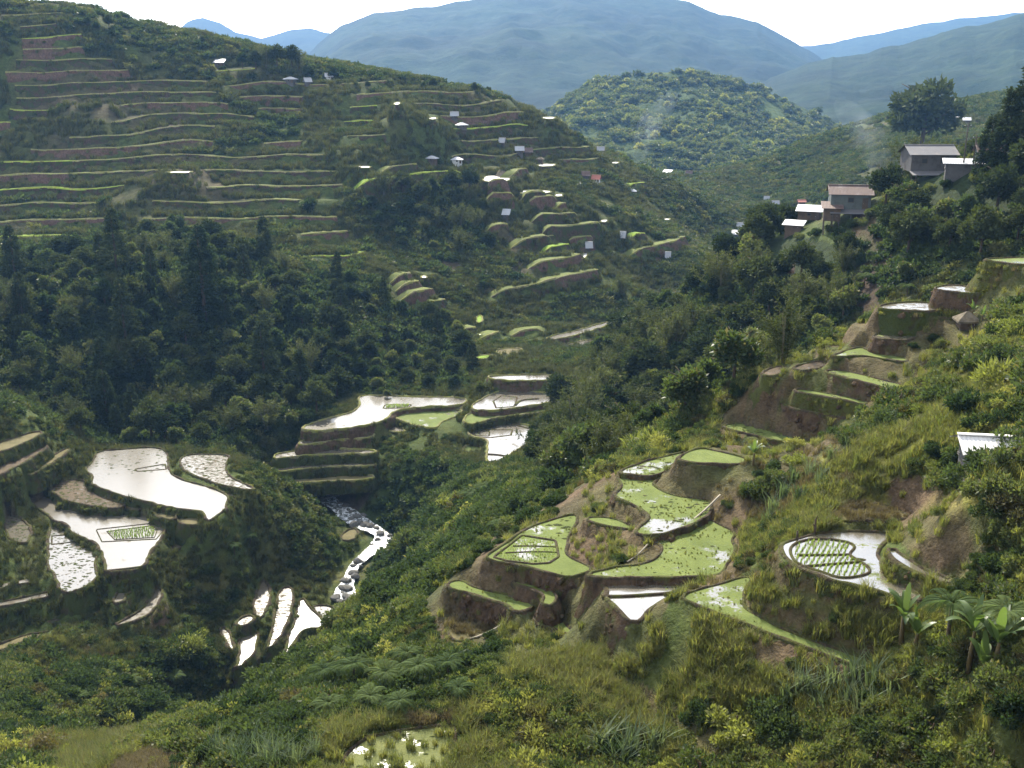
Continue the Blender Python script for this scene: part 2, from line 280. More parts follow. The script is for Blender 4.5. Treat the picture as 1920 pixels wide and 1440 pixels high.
pad('F6',-15.6,'farglare','far',3.0,[(802,222),(815,220),(822,222),(808,225)],'tiny glinting paddy near the ridge top huts')
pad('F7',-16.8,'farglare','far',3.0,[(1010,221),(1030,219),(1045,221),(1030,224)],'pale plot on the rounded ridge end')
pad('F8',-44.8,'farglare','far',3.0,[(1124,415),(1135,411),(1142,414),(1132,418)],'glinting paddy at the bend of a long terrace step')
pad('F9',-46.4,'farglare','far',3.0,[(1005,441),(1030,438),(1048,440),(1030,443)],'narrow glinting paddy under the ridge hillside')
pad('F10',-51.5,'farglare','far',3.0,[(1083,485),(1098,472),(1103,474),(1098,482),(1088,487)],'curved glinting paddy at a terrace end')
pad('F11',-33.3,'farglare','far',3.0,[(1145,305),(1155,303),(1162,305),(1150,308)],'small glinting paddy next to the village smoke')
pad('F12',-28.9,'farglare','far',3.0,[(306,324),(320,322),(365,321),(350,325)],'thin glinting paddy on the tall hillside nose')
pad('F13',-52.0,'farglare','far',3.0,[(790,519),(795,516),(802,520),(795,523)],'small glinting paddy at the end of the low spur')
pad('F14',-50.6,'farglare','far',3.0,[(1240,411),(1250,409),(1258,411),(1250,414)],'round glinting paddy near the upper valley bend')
# ---------------------------------------------------------------- build the height field (azimuth x log distance grid)
def chaikin(p, n=1, closed=True):
    p = np.asarray(p, float)
    for _ in range(n):
        if closed:
            q = np.roll(p, -1, 0)
            p = np.stack([p * .75 + q * .25, p * .25 + q * .75], 1).reshape(-1, p.shape[1])
        else:
            a, b = p[:-1], p[1:]
            m = np.stack([a * .75 + b * .25, a * .25 + b * .75], 1).reshape(-1, p.shape[1])
            p = np.vstack([p[:1], m[1:-1], p[-1:]])
    return p
def resample(p, step, closed=True):
    p = np.asarray(p, float)
    q = np.vstack([p, p[:1]]) if closed else p
    s = np.r_[0, np.cumsum(np.linalg.norm(np.diff(q, axis=0), axis=1))]
    n = max(6 if closed else 2, int(round(s[-1] / step)))
    t = np.linspace(0, s[-1], n + (1 if closed else 0))
    if closed: t = t[:-1]
    return np.stack([np.interp(t, s, q[:, i]) for i in range(q.shape[1])], 1)
def area2(p): return 0.5 * float(np.sum(p[:, 0] * np.roll(p[:, 1], -1) - np.roll(p[:, 0], -1) * p[:, 1]))

ctrl = [pix_at_Y(*c) for c in CP]
for px, Y, z in HID:
    d = pdir(px, 700); ctrl.append(np.array([d[0] / d[1] * Y, Y, z]))
riv = np.array([pix_at_Y(*c) for c in RIVER]); ctrl += list(riv + np.array([0, 0, .3]))
for k, P in PAD.items():
    w = np.array([pix_at_z(px, py, P['z']) for px, py in P['pts']])[:, :2]
    if area2(w) < 0: w = w[::-1]
    P['poly'] = chaikin(w, 2); P['cen'] = w.mean(0); P['dist'] = float(np.linalg.norm(P['cen']))
    st = max(1.5, P['dist'] * 0.03)
    ctrl += [np.array([x, y, P['z']]) for x, y in resample(P['poly'], st)]
ctrl = np.array(ctrl)
A0, A1, L0, L1 = R(-39), R(39), math.log(7.0), math.log(930.0)
ca = np.arctan2(ctrl[:, 0], ctrl[:, 1]); cr_ = np.hypot(ctrl[:, 0], ctrl[:, 1]); cl = np.log(cr_); ct = ctrl[:, 2] / cr_
def kern(d2): return np.sqrt(d2 + 0.035 ** 2)
n = len(ctrl)
K = kern((ca[:, None] - ca[None]) ** 2 + (cl[:, None] - cl[None]) ** 2)
Pm = np.stack([np.ones(n), ca, cl], 1)
M = np.zeros((n + 3, n + 3)); M[:n, :n] = K - 0.004 * np.eye(n); M[:n, n:] = Pm; M[n:, :n] = Pm.T
sol = np.linalg.solve(M, np.r_[ct, 0, 0, 0])
ga = np.linspace(A0, A1, 300); gl = np.linspace(L0, L1, 380)
T = np.empty((380, 300))
for i, l in enumerate(gl):
    k = kern((ga[:, None] - ca[None]) ** 2 + (l - cl[None]) ** 2)
    T[i] = k @ sol[:n] + sol[n] + sol[n + 1] * ga + sol[n + 2] * l
NA, NL = 880, 900
FA = np.linspace(A0, A1, NA); FL = np.linspace(L0, L1, NL)
def bil(G, fi, fj):
    i = np.clip(np.floor(fi).astype(int), 0, G.shape[0] - 2); j = np.clip(np.floor(fj).astype(int), 0, G.shape[1] - 2)
    a = np.clip(fi - i, 0, 1); b = np.clip(fj - j, 0, 1)
    return (G[i, j] * (1 - b) + G[i, j + 1] * b) * (1 - a) + (G[i + 1, j] * (1 - b) + G[i + 1, j + 1] * b) * a
FI, FJ = np.meshgrid((FL - L0) / (L1 - L0) * 379, (FA - A0) / (A1 - A0) * 299, indexing='ij')
RR = np.exp(FL)[:, None] * np.ones(NA)[None]
GX = RR * np.sin(FA)[None]; GY = RR * np.cos(FA)[None]
GZ = bil(T, FI, FJ) * RR
far = np.clip((RR - 90) / 160, 0, 1)
GZ += fbm(GX / 14, GY / 14, 4, 3) * (0.5 + 0.9 * far) + fbm(GX / 45, GY / 45, 3, 9) * 2.2 * far

def seg_dist(x, y, poly, closed=True):
    """distance of points to a polyline"""
    q = np.roll(poly, -1, 0) if closed else poly[1:]
    p = poly if closed else poly[:-1]
    best = np.full(x.shape, 1e9); 
    for (ax, ay), (bx, by) in zip(p[:, :2], q[:, :2]):
        dx, dy = bx - ax, by - ay; L2 = dx * dx + dy * dy + 1e-12
        t = np.clip(((x - ax) * dx + (y - ay) * dy) / L2, 0, 1)
        best = np.minimum(best, (x - ax - t * dx) ** 2 + (y - ay - t * dy) ** 2)
    return np.sqrt(best)
def inside(x, y, poly):
    q = np.roll(poly, -1, 0); r = np.zeros(x.shape, bool)
    for (ax, ay), (bx, by) in zip(poly[:, :2], q[:, :2]):
        c = (ay > y) != (by > y)
        r ^= c & (x < (bx - ax) * (y - ay) / (by - ay + 1e-12) + ax)
    return r
LO = np.full(GZ.shape, -1e9); UP = np.full(GZ.shape, 1e9); INS = np.full(GZ.shape, -1e9); PD = np.full(GZ.shape, 1e9)
for k, P in PAD.items():
    poly = P['poly']; mg = 9.0
    mn = poly.min(0) - mg; mx = poly.max(0) + mg
    sel = np.nonzero((GX > mn[0]) & (GX < mx[0]) & (GY > mn[1]) & (GY < mx[1]))
    if len(sel[0]) == 0: continue
    x, y = GX[sel], GY[sel]
    d = seg_dist(x, y, poly); ins = inside(x, y, poly); z = P['z']
    d = np.where(ins, -d, d)
    w = P['bund'] * (1.0 if P['dist'] < 110 else 1.6)
    wob = 0.18 * vnoise(x * 0.8, y * 0.8, 5)
    LO[sel] = np.maximum(LO[sel], np.where(d < mg, z - 0.05 - np.maximum(0, d - w * 1.2) * (3.2 if P['wall'] == 'brown' else 2.3), -1e9))
    UP[sel] = np.minimum(UP[sel], np.where(d < mg, z + np.maximum(0, d - w) * (2.3 + wob * 3), 1e9))
    INS[sel] = np.maximum(INS[sel], np.where(ins, z, -1e9))
    PD[sel] = np.minimum(PD[sel], d)
conf = LO > UP
Zc = np.clip(GZ, np.minimum(LO, UP), np.maximum(LO, UP))
Zc = np.where(conf, np.where(LO - UP > 3, LO, (LO + UP) / 2), Zc)
GZ = np.where(INS > -1e8, INS - 0.22, Zc)
# stream bed
mn = riv.min(0) - 16; mx = riv.max(0) + 16
sel = np.nonzero((GX > mn[0]) & (GX < mx[0]) & (GY > mn[1] - 30) & (GY < mx[1]))
rivs = chaikin(np.vstack([riv, [riv[-1] + np.array([-3, -9, -.7]), riv[-1] + np.array([-14, -26, -1.6])]]), 2, False)
RD = np.full(GZ.shape, 1e9); RD[sel] = seg_dist(GX[sel], GY[sel], rivs, False)
rz = np.interp(GY, rivs[::-1, 1], rivs[::-1, 2])
GZ = np.where(RD < 14, np.minimum(GZ, rz - 0.5 + np.maximum(0, RD - 2.6) * 1.1), GZ)

def fij(x, y):
    return (np.log(np.maximum(np.hypot(x, y), 7.1)) - L0) / (L1 - L0) * (NL - 1), (np.arctan2(x, y) - A0) / (A1 - A0) * (NA - 1)
def ground(x, y):
    x = np.asarray(x, float); y = np.asarray(y, float)
    return bil(GZ, *fij(x, y))
RGRID = np.exp(FL)
def hit(px, py, rmin=10.0):
    """where the line of sight through a picture point meets the ground"""
    d = pdir(px, py); h = math.hypot(d[0], d[1]); a = math.atan2(d[0], d[1]); s = d[2] / h
    j = (a - A0) / (A1 - A0) * (NA - 1); j0 = int(np.clip(math.floor(j), 0, NA - 2)); b = j - j0
    col = GZ[:, j0] * (1 - b) + GZ[:, j0 + 1] * b
    g = col - s * RGRID; ok = np.nonzero((g >= 0) & (RGRID > rmin))[0]
    if len(ok) == 0: return None
    i = ok[0]; r = RGRID[i]
    if i > 0 and g[i - 1] < 0 and RGRID[i-1] > rmin:
        t = -g[i - 1] / (g[i] - g[i - 1]); r = RGRID[i - 1] + t * (RGRID[i] - RGRID[i - 1])
    return np.array([r * math.sin(a), r * math.cos(a), r * s])
# ---------------------------------------------------------------- lips of the stepped terraces on the far hillsides
def S(pts, sx=2.743, ox=0, oy=0): return [(x / sx + ox, y / sx + oy) for x, y in pts]
HT = [
 # lower steps of the second hillside
 (S([(840,935),(920,933),(985,925)],ox=600),3.8,'f'),(S([(840,1000),(940,998),(1030,995)],ox=600),3.2,'f'),(S([(985,890),(1050,875),(1100,860)],ox=600),2.6,'f'),(S([(1030,995),(1110,992),(1190,985)],ox=600),3.4,'f'),(S([(1050,1018),(1150,1015),(1250,1010)],ox=600),2.8,'f'),
 (S([(1200,1052),(1290,1045)],ox=600),2.4,'f'),(S([(1070,1108),(1220,1105),(1370,1095)],ox=600),3.4,'f'),(S([(1110,1170),(1300,1168),(1400,1160),(1480,1135)],ox=600),3.4,'f'),(S([(980,1250),(1050,1232),(1120,1218),(1230,1208)],ox=600),2.8,'f'),
 (S([(1250,1225),(1340,1220),(1440,1215)],ox=600),2.6,'f'),(S([(1130,1275),(1230,1268),(1320,1250)],ox=600),2.6,'l'),(S([(1060,1352),(1200,1342),(1310,1325),(1370,1290)],ox=600),2.6,'f'),(S([(1150,1440),(1280,1420),(1480,1375)],ox=600),2.4,'f'),
 (S([(870,270),(1040,250),(1200,195),(1350,165),(1480,140)],ox=600,oy=450),2.2,'f'),(S([(850,1165),(910,1160),(1000,1145)],ox=600),2.4,'f'),(S([(170,940),(320,920),(420,905),(520,890),(700,885),(770,880)],ox=600),2.8,'l'),(S([(300,870),(420,855),(540,840)],ox=600),2.4,'f'),
 (S([(1590,950),(1650,945),(1690,940)],ox=600),2.2,'l'),(S([(1600,1205),(1700,1200)],ox=600),2.2,'l'),(S([(1580,1300),(1700,1270),(1850,1230),(1960,1195)],ox=600),2.6,'f'),
 # spur terraces above the valley floor (crop origin 600,450)
 (S([(375,185),(440,175),(500,165)],ox=600,oy=450),2.4,'f'),(S([(400,225),(480,218),(550,205)],ox=600,oy=450),2.6,'f'),(S([(420,272),(530,262),(630,245)],ox=600,oy=450),2.8,'f'),(S([(530,320),(610,312),(690,300)],ox=600,oy=450),2.2,'f'),(S([(620,405),(660,403),(700,400)],ox=600,oy=450),1.8,'l'),
 (S([(720,460),(790,450),(830,445)],ox=600,oy=450),1.6,'f'),(S([(830,500),(900,480),(960,465)],ox=600,oy=450),1.6,'f'),(S([(1000,475),(1080,462),(1150,455)],ox=600,oy=450),1.6,'f'),
]
STEPS = []
def lip_line(pts, dz, lip):
    w = []
    for (ax, ay), (bx, by) in zip(pts[:-1], pts[1:]):
        for t in np.linspace(0, 1, 7)[:-1]: w.append((ax + (bx - ax) * t, ay + (by - ay) * t))
    w.append(pts[-1]); P3 = []
    for x, y in w:
        h = hit(x, y, 200)
        if h is None: continue
        h2 = hit(x, y + dz * F / h[1] * .9, 200)
        if h2 is not None and (not P3 or abs(math.hypot(h2[0], h2[1]) - P3[-1][3]) < 25): P3.append([h2[0], h2[1], h2[2] + dz, math.hypot(h2[0], h2[1])])
    if len(P3) < 3: return
    P3 = np.array(P3)[:, :3]; ker = np.ones(5) / 5
    Q = np.stack([np.convolve(np.pad(P3[:, i], 2, mode='edge'), ker, 'valid') for i in range(3)], 1)
    Q[:, 2] = Q[:, 2] * .6 + np.linspace(Q[0, 2], Q[-1, 2], len(Q)) * .4
    q = resample(Q, 1.2, False)
    if len(q) < 4: return
    t = np.gradient(q[:, :2], axis=0); t /= np.linalg.norm(t, axis=1, keepdims=True) + 1e-9
    n_ = np.stack([t[:, 1], -t[:, 0]], 1)
    if np.mean(np.sum(n_ * q[:, :2], 1)) > 0: n_ = -n_       # towards the valley
    u = np.linspace(0, 1, len(q)); L = len(q) * 1.2; end = np.minimum(u, 1 - u) * L; fl = min(4.0, L * .25); e = np.maximum(0, 1 - end / fl) ** 1.5
    xy = q[:, :2] - n_ * (e * 2.5)[:, None] + n_ * (vnoise(np.arange(len(q)) * .35, q[:, 0] * 0 + dz, 5) * .7)[:, None]
    z = q[:, 2] - e * dz * .95
    STEPS.append((xy, z, n_, dz, lip))
for pts, dz, lip in HT: lip_line(pts, dz * 1.1, lip)
LO = np.full(GZ.shape, -1e9); UP = np.full(GZ.shape, 1e9)
for xy, z, n_, dz, lip in STEPS:
    mn, mx = xy.min(0) - 10, xy.max(0) + 10
    sel = np.nonzero((GX > mn[0]) & (GX < mx[0]) & (GY > mn[1]) & (GY < mx[1]) & (RR > 150))
    if not len(sel[0]): continue
    x, y = GX[sel], GY[sel]; bd = np.full(x.shape, 1e9); bz = np.zeros(x.shape); bs = np.zeros(x.shape)
    st_ = list(range(0, len(xy), 2)); st_ = st_ if st_[-1] == len(xy) - 1 else st_ + [len(xy) - 1]
    for i, j in zip(st_[:-1], st_[1:]):
        dx, dy = xy[j] - xy[i]; L2 = dx * dx + dy * dy + 1e-9; t = np.clip(((x - xy[i, 0]) * dx + (y - xy[i, 1]) * dy) / L2, 0, 1)
        ex, ey = x - xy[i, 0] - t * dx, y - xy[i, 1] - t * dy; d = np.hypot(ex, ey); m_ = d < bd
        bd = np.where(m_, d, bd); bz = np.where(m_, z[i] + t * (z[j] - z[i]), bz); bs = np.where(m_, ex * n_[i, 0] + ey * n_[i, 1], bs)
    val = bs > 0; ok = bd < 9
    LO[sel] = np.maximum(LO[sel], np.where(ok, np.where(val, bz - .15 - np.maximum(0, bd - .3) * 2.0, bz - .15 - np.maximum(0, bd - 6) * 2), -1e9))
    UP[sel] = np.minimum(UP[sel], np.where(ok & ~val, bz - .1 + np.maximum(0, bd - 2.6) * 1.7, 1e9))
Zc = np.clip(GZ, np.minimum(LO, UP), np.maximum(LO, UP)); GZ = np.where(LO > UP, (LO + UP) / 2, Zc)

# the hillsides are cut into steps along their contours
PX0, PY0 = project(GX, GY, GZ)
def cut_steps(region, rmax, STEP, bias, seed, levels, lime, rmin=240, near=False):
    global GZ
    zonep = inside(PX0, PY0, np.array(region, float)) & (RR > rmin) & (RR < rmax)
    gs = 7 if near else 22; gap = fbm(GX / gs, GY / gs, 3, seed); soft = np.clip((gap + bias) * 6, 0, 1) * zonep * np.clip((PD - .9) / .6 if near else (PD - 3) / 3, 0, 1)
    for _ in range(3): soft[1:-1, 1:-1] = (soft[1:-1, 1:-1] * 2 + soft[:-2, 1:-1] + soft[2:, 1:-1] + soft[1:-1, :-2] + soft[1:-1, 2:]) / 6
    warp = fbm(GX / (12 if near else 34), GY / (12 if near else 34), 3, seed + 9) * (.7 if near else 2.6)
    B = GZ + warp; kk = np.floor(B / STEP); fr = B / STEP - kk
    prof = np.where(fr < .60, fr * .06, .036 + (fr - .60) / .40 * .964)
    GZ = GZ + soft * (STEP * (kk + prof) - B)
    for lev in levels:
        zl = lev * STEP; run = []; prev = None
        def flush():
            if len(run) >= 9:
                for c0 in range(0, len(run), 75):
                    r0 = run[c0:c0 + 78]
                    if len(r0) < 9: continue
                    q = np.array(r0); ker = np.ones(5) / 5
                    q = np.stack([np.convolve(np.pad(q[:, i], 2, mode='edge'), ker, 'valid') for i in range(3)], 1)
                    t = np.gradient(q[:, :2], axis=0); t /= np.linalg.norm(t, axis=1, keepdims=True) + 1e-9; n_ = np.stack([t[:, 1], -t[:, 0]], 1)
                    if np.mean(np.sum(n_ * q[:, :2], 1)) > 0: n_ = -n_
                    STEPS.append((q[:, :2] + n_ * (.04 if near else .1), q[:, 2] + .03, n_, STEP * .62, 'n' if near else ('l' if rng.random() < lime else 'f')))
            run.clear()
        for j in range(0, NA, 2):
            col = B[:, j]; ok = np.nonzero((col[:-1] < zl) & (col[1:] >= zl) & (soft[1:, j] > .75))[0]
            if len(ok) == 0: flush(); prev = None; continue
            i = ok[0] if prev is None else ok[np.argmin(np.abs(ok - prev))]
            if prev is not None and abs(i - prev) > 8: flush()
            t = (zl - col[i]) / (col[i + 1] - col[i]); r_ = RGRID[i] + t * (RGRID[i + 1] - RGRID[i]); wz = warp[i, j]
            run.append((r_ * math.sin(FA[j]), r_ * math.cos(FA[j]), zl - wz)); prev = i
        flush()
cut_steps([(-500,-200),(150,-60),(330,60),(430,185),(560,250),(660,310),(640,400),(700,470),(640,500),(470,500),(380,440),(180,450),(-500,470)], 480, 3.7, .40, 101, range(-14, 10), .13)
cut_steps([(330,60),(480,120),(640,140),(900,160),(1060,230),(1200,310),(1180,330),(1000,300),(900,310),(760,300),(690,310),(560,240),(430,180)], 600, 3.9, .42, 141, range(-14, 2), .16)
cut_steps([(1335,880),(1350,790),(1430,695),(1550,645),(1630,565),(1740,525),(1830,480),(2000,480),(2000,515),(1855,610),(1735,690),(1655,750),(1575,825),(1488,880),(1400,900)], 122, 1.55, .75, 171, range(-22, -8), 0, 55, True)
cut_steps([(-200,1040),(20,1050),(90,1075),(115,1120),(190,1105),(205,1090),(230,1140),(300,1110),(340,1060),(400,1110),(340,1180),(250,1235),(60,1270),(-200,1270)], 150, 1.9, .70, 191, range(-42, -28), 0, 95, True)
# ---------------------------------------------------------------- materials
class NT:
    def __init__(s, name):
        s.m = bpy.data.materials.new(name); s.m.use_nodes = True; s.t = s.m.node_tree; s.t.nodes.clear()
        s.out = s.n('ShaderNodeOutputMaterial')
    def n(s, typ, **kw):
        nd = s.t.nodes.new(typ)
        for k, v in kw.items(): setattr(nd, k, v)
        return nd
    def l(s, a, b): s.t.links.new(a, b)
    def noise(s, scale, detail=4, rough=.55, vec=None, dist=0.0):
        nd = s.n('ShaderNodeTexNoise'); nd.inputs['Scale'].default_value = scale; nd.inputs['Detail'].default_value = detail
        nd.inputs['Roughness'].default_value = rough; nd.inputs['Distortion'].default_value = dist
        s.l(vec if vec is not None else s.pos(), nd.inputs['Vector']); return nd.outputs['Fac']
    def pos(s):
        if not hasattr(s, '_p'): s._p = s.n('ShaderNodeNewGeometry')
        return s._p.outputs['Position']
    def ramp(s, fac, stops):
        nd = s.n('ShaderNodeValToRGB'); e = nd.color_ramp.elements
        while len(e) < len(stops): e.new(0.5)
        for i, (p, c) in enumerate(stops):
            e[i].position = p; e[i].color = (c, c, c, 1) if not hasattr(c, '__len__') else (*c, 1)
        s.l(fac, nd.inputs['Fac']); return nd.outputs['Color']
    def mix(s, fac, a, b, mode='MIX'):
        nd = s.n('ShaderNodeMix', data_type='RGBA', blend_type=mode)
        for sock, v in ((nd.inputs['Factor'], fac), (nd.inputs['A'], a), (nd.inputs['B'], b)):
            if hasattr(v, 'is_output') or isinstance(v, bpy.types.NodeSocket): s.l(v, sock)
            elif sock.type == 'RGBA': sock.default_value = (*v, 1) if hasattr(v, '__len__') else (v, v, v, 1)
            else: sock.default_value = v
        return nd.outputs['Result']
    def math(s, op, a, b=0.0, c=None):
        nd = s.n('ShaderNodeMath', operation=op)
        for i, v in enumerate((a, b) if c is None else (a, b, c)):
            if isinstance(v, bpy.types.NodeSocket): s.l(v, nd.inputs[i])
            else: nd.inputs[i].default_value = v
        return nd.outputs[0]
    def bump(s, h, strength=.5, dist=.1):
        nd = s.n('ShaderNodeBump'); nd.inputs['Strength'].default_value = strength; nd.inputs['Distance'].default_value = dist
        s.l(h, nd.inputs['Height']); return nd.outputs['Normal']
    def bsdf(s, col, rough=.8, spec=.3, normal=None, metal=0.0, ior=None):
        b = s.n('ShaderNodeBsdfPrincipled')
        for k, v in (('Base Color', col), ('Roughness', rough), ('Specular IOR Level', spec), ('Metallic', metal)):
            if isinstance(v, bpy.types.NodeSocket): s.l(v, b.inputs[k])
            elif k == 'Base Color': b.inputs[k].default_value = (*v, 1)
            else: b.inputs[k].default_value = v
        if ior: b.inputs['IOR'].default_value = ior
        if normal is not None: s.l(normal, b.inputs['Normal'])
        return b.outputs[0]
    def shmix(s, fac, a, b):
        nd = s.n('ShaderNodeMixShader')
        if isinstance(fac, bpy.types.NodeSocket): s.l(fac, nd.inputs[0])
        else: nd.inputs[0].default_value = fac
        s.l(a, nd.inputs[1]); s.l(b, nd.inputs[2]); return nd.outputs[0]
    def done(s, sh): s.l(sh, s.out.inputs['Surface']); return s.m
    def attr(s, name, out='Color'):
        nd = s.n('ShaderNodeAttribute', attribute_name=name); return nd.outputs[out]

def foliage(name, c1, c2, trans=.42, rough=.5, spec=.26, var=.5, tint=None):
    def soft(c): g = .3 * c[0] + .6 * c[1] + .1 * c[2]; return tuple(.84 * x + .16 * g for x in c)
    c1, c2 = soft(c1), soft(c2); t = NT(name)
    oi = t.n('ShaderNodeObjectInfo'); rnd = oi.outputs['Random']
    big = t.noise(.06, 3)
    f = t.math('MULTIPLY_ADD', rnd, .6, t.math('MULTIPLY', big, .45))
    col = t.mix(t.ramp(f, [(.15, 0.), (.85, 1.)]), c1, c2)
    isl = t.n('ShaderNodeNewGeometry').outputs['Random Per Island']
    val = t.math('MULTIPLY_ADD', isl, var, 1 - var * .5)
    col = t.mix(1.0, col, val, 'MULTIPLY')
    if tint is not None:
        col = t.mix(t.ramp(isl, [(.86, 0.), (.95, .8)]), col, tint)
    a = t.bsdf(col, rough, spec)
    tr = t.n('ShaderNodeBsdfTranslucent')
    t.l(t.mix(1.0, col, (1.25, 1.32, .68), 'MULTIPLY'), tr.inputs['Color'])
    return t.done(t.shmix(trans, a, tr.outputs[0]))

M = {}
M['shrub'] = foliage('shrub_leaf', (.045, .074, .018), (.125, .150, .036), tint=(.16, .13, .06))
M['shrub_y'] = foliage('yellow_green_leaf', (.125, .155, .025), (.245, .235, .045), trans=.48)
M['shrub_d'] = foliage('dark_leaf', (.024, .046, .017), (.064, .092, .028), rough=.6, spec=.12)
M['dark_tree'] = foliage('dark_tree_leaf', (.020, .036, .013), (.060, .076, .020), trans=.3, rough=.7, spec=.08)
M['pine'] = foliage('pine_needle', (.018, .034, .013), (.042, .058, .019), trans=.25, rough=.8, spec=.04)
M['feather'] = foliage('feathery_leaf', (.048, .062, .018), (.090, .102, .030), trans=.35, rough=.65, spec=.08)
M['fern'] = foliage('fern_frond', (.045, .082, .018), (.090, .130, .032), trans=.45, rough=.75, spec=.05, var=.4)
M['banana'] = foliage('banana_leaf', (.060, .105, .020), (.105, .160, .034), trans=.45, rough=.35, spec=.4, var=.3)
M['reed'] = foliage('cane_grass', (.075, .115, .050), (.145, .180, .085), trans=.35)
M['grass'] = foliage('grass_blade', (.100, .125, .025), (.215, .210, .048), trans=.48, tint=(.20, .15, .06))
M['dry_grass'] = foliage('dry_grass_blade', (.110, .080, .036), (.185, .145, .062), trans=.35)
M['seedling'] = foliage('rice_seedling', (.130, .220, .020), (.210, .290, .035), trans=.5)
M['shrub_b'] = foliage('brown_green_leaf', (.045, .042, .018), (.095, .085, .032))
M['scrub'] = foliage('shaded_scrub_leaf', (.036, .060, .016), (.095, .115, .029), trans=.32, spec=.1)  # darker copy of the shrub leaf, shade of backlit hillsides put into its colour
M['scrub_y_shaded'] = foliage('shaded_pale_scrub_leaf', (.072, .090, .020), (.14, .14, .033), trans=.32, spec=.1)  # yellow green leaf darkened likewise, hillside shade in the colour
M['far_grass_shaded'] = foliage('shaded_grass_blade', (.048, .066, .017), (.110, .112, .030), trans=.3, spec=.1, tint=(.10, .075, .035))  # grass blade in a darker copy, the far slopes' shade painted in
M['bronze'] = foliage('bronze_leaf', (.110, .090, .030), (.190, .140, .045), trans=.35)

def mat_bark(name, c):
    t = NT(name); n = t.noise(9, 5); return t.done(t.bsdf(t.mix(n, tuple(x * .55 for x in c), tuple(x * 1.3 for x in c)), .9, .1, t.bump(n, .6, .03)))
M['bark'] = mat_bark('tree_bark', (.075, .055, .038)); M['pale_bark'] = mat_bark('pale_stem', (.16, .14, .09))
M['stem'] = mat_bark('banana_stem', (.10, .075, .035)); M['bamboo'] = mat_bark('weathered_bamboo', (.34, .30, .23))
M['rock'] = mat_bark('river_rock', (.12, .115, .10)); M['timber'] = mat_bark('weathered_timber', (.10, .085, .07))

def mat_terrain():
    t = NT('hillside_ground'); col = t.attr('albedo')
    n = t.noise(.8, 6, .65); n2 = t.noise(6, 4, .6)
    c = t.mix(1.0, col, t.ramp(n, [(.3, .55), (.7, 1.35)]), 'MULTIPLY')
    c = t.mix(1.0, c, t.ramp(n2, [(.3, .65), (.7, 1.25)]), 'MULTIPLY')
    return t.done(t.bsdf(c, .95, .1, t.bump(t.math('ADD', n, t.math('MULTIPLY', n2, .35)), .8, .5)))
M['terrain'] = mat_terrain()

def mat_wall(name, earth, green, bias):
    """a bank of packed earth with moss and grass creeping over it"""
    t = NT(name)
    mp = t.n('ShaderNodeMapping'); mp.inputs['Scale'].default_value = (1, 1, .35); t.l(t.pos(), mp.inputs['Vector'])
    n = t.noise(.55, 6, .65); st = t.noise(2.4, 5, .65, mp.outputs[0]); fine = t.noise(9, 4, .7)
    e = t.mix(t.ramp(st, [(.3, 0.), (.7, 1.)]), tuple(x * .5 for x in earth), tuple(x * 1.5 for x in earth))
    g = t.mix(fine, tuple(x * .45 for x in green), tuple(x * 1.5 for x in green))
    f = t.ramp(t.math('MULTIPLY_ADD', t.math('SUBTRACT', st, .5), .5, n), [(bias - .07, 0.), (bias + .07, 1.)])
    c = t.mix(f, e, g)
    h = t.math('MULTIPLY_ADD', st, .8, t.math('MULTIPLY', fine, .35))
    return t.done(t.bsdf(c, .95, .1, t.bump(h, 1.0, .45)))
M['wall_brown'] = mat_wall('earth_bank', (.095, .064, .040), (.070, .072, .024), .58)
M['wall_moss'] = mat_wall('mossy_bank', (.065, .052, .030), (.052, .064, .018), .43)
M['wall_grass'] = mat_wall('grassy_bank', (.080, .062, .030), (.075, .082, .022), .40)
M['wall_far'] = mat_wall('hillside_bank', (.062, .042, .028), (.040, .054, .016), .50)
M['wall_far_b'] = mat_wall('hillside_bank_brown', (.105, .066, .046), (.060, .066, .022), .60)
M['lip_far'] = mat_wall('pale_grass_lip', (.21, .19, .095), (.20, .205, .055), .50)
M['lip_lime'] = mat_wall('lime_grass_lip', (.26, .28, .06), (.24, .32, .04), .50)
M['bund'] = mat_wall('mud_bund', (.070, .054, .034), (.078, .082, .025), .52)

def mat_paddy(name, mud, cover=None, amount=0.0, rough=.10, scale=.6, spec=.5, ior=1.6, clods=False, bumpy=.02, cov_scale=None, streak=False):
    t = NT(name)
    vec = t.pos()
    if streak:
        mp = t.n('ShaderNodeMapping'); mp.inputs['Scale'].default_value = (1, 2.2, 1); t.l(vec, mp.inputs['Vector']); vec = mp.outputs[0]
    n = t.noise(scale, 6, .62, vec); fine = t.noise(7, 4, .65)
    rip = t.noise(2.2, 3, .5)
    wat = t.bsdf(t.mix(n, tuple(x * .8 for x in mud), tuple(x * 1.2 for x in mud)), rough, spec, t.bump(rip, .25, bumpy), ior=ior)
    if cover is None: return t.done(wat)
    cc = t.mix(fine, tuple(x * .62 for x in cover), tuple(x * 1.3 for x in cover))
    cc = t.mix(t.ramp(t.noise(.45, 5, .7), [(.35, 0.), (.65, 1.)]), cc, (cover[0] * .62, cover[1] * .66, cover[2] * .6))
    cov = t.bsdf(cc, .9, .15, t.bump(fine, .8, .08))
    k = t.math('MULTIPLY_ADD', fine, .28, t.math('MULTIPLY', n, .86))
    th = .57 + (0.5 - amount) * .32
    return t.done(t.shmix(t.ramp(k, [(th - .025, 0.), (th + .025, 1.)]), wat, cov))
MUD = (.105, .092, .066)
M['s_water'] = mat_paddy('paddy_water', MUD, (.12, .105, .065), .03, rough=.2, scale=.28, ior=1.72)
M['s_glare'] = mat_paddy('bright_paddy_water', MUD, (.12, .105, .065), .10, rough=.17, scale=.35, ior=2.5)
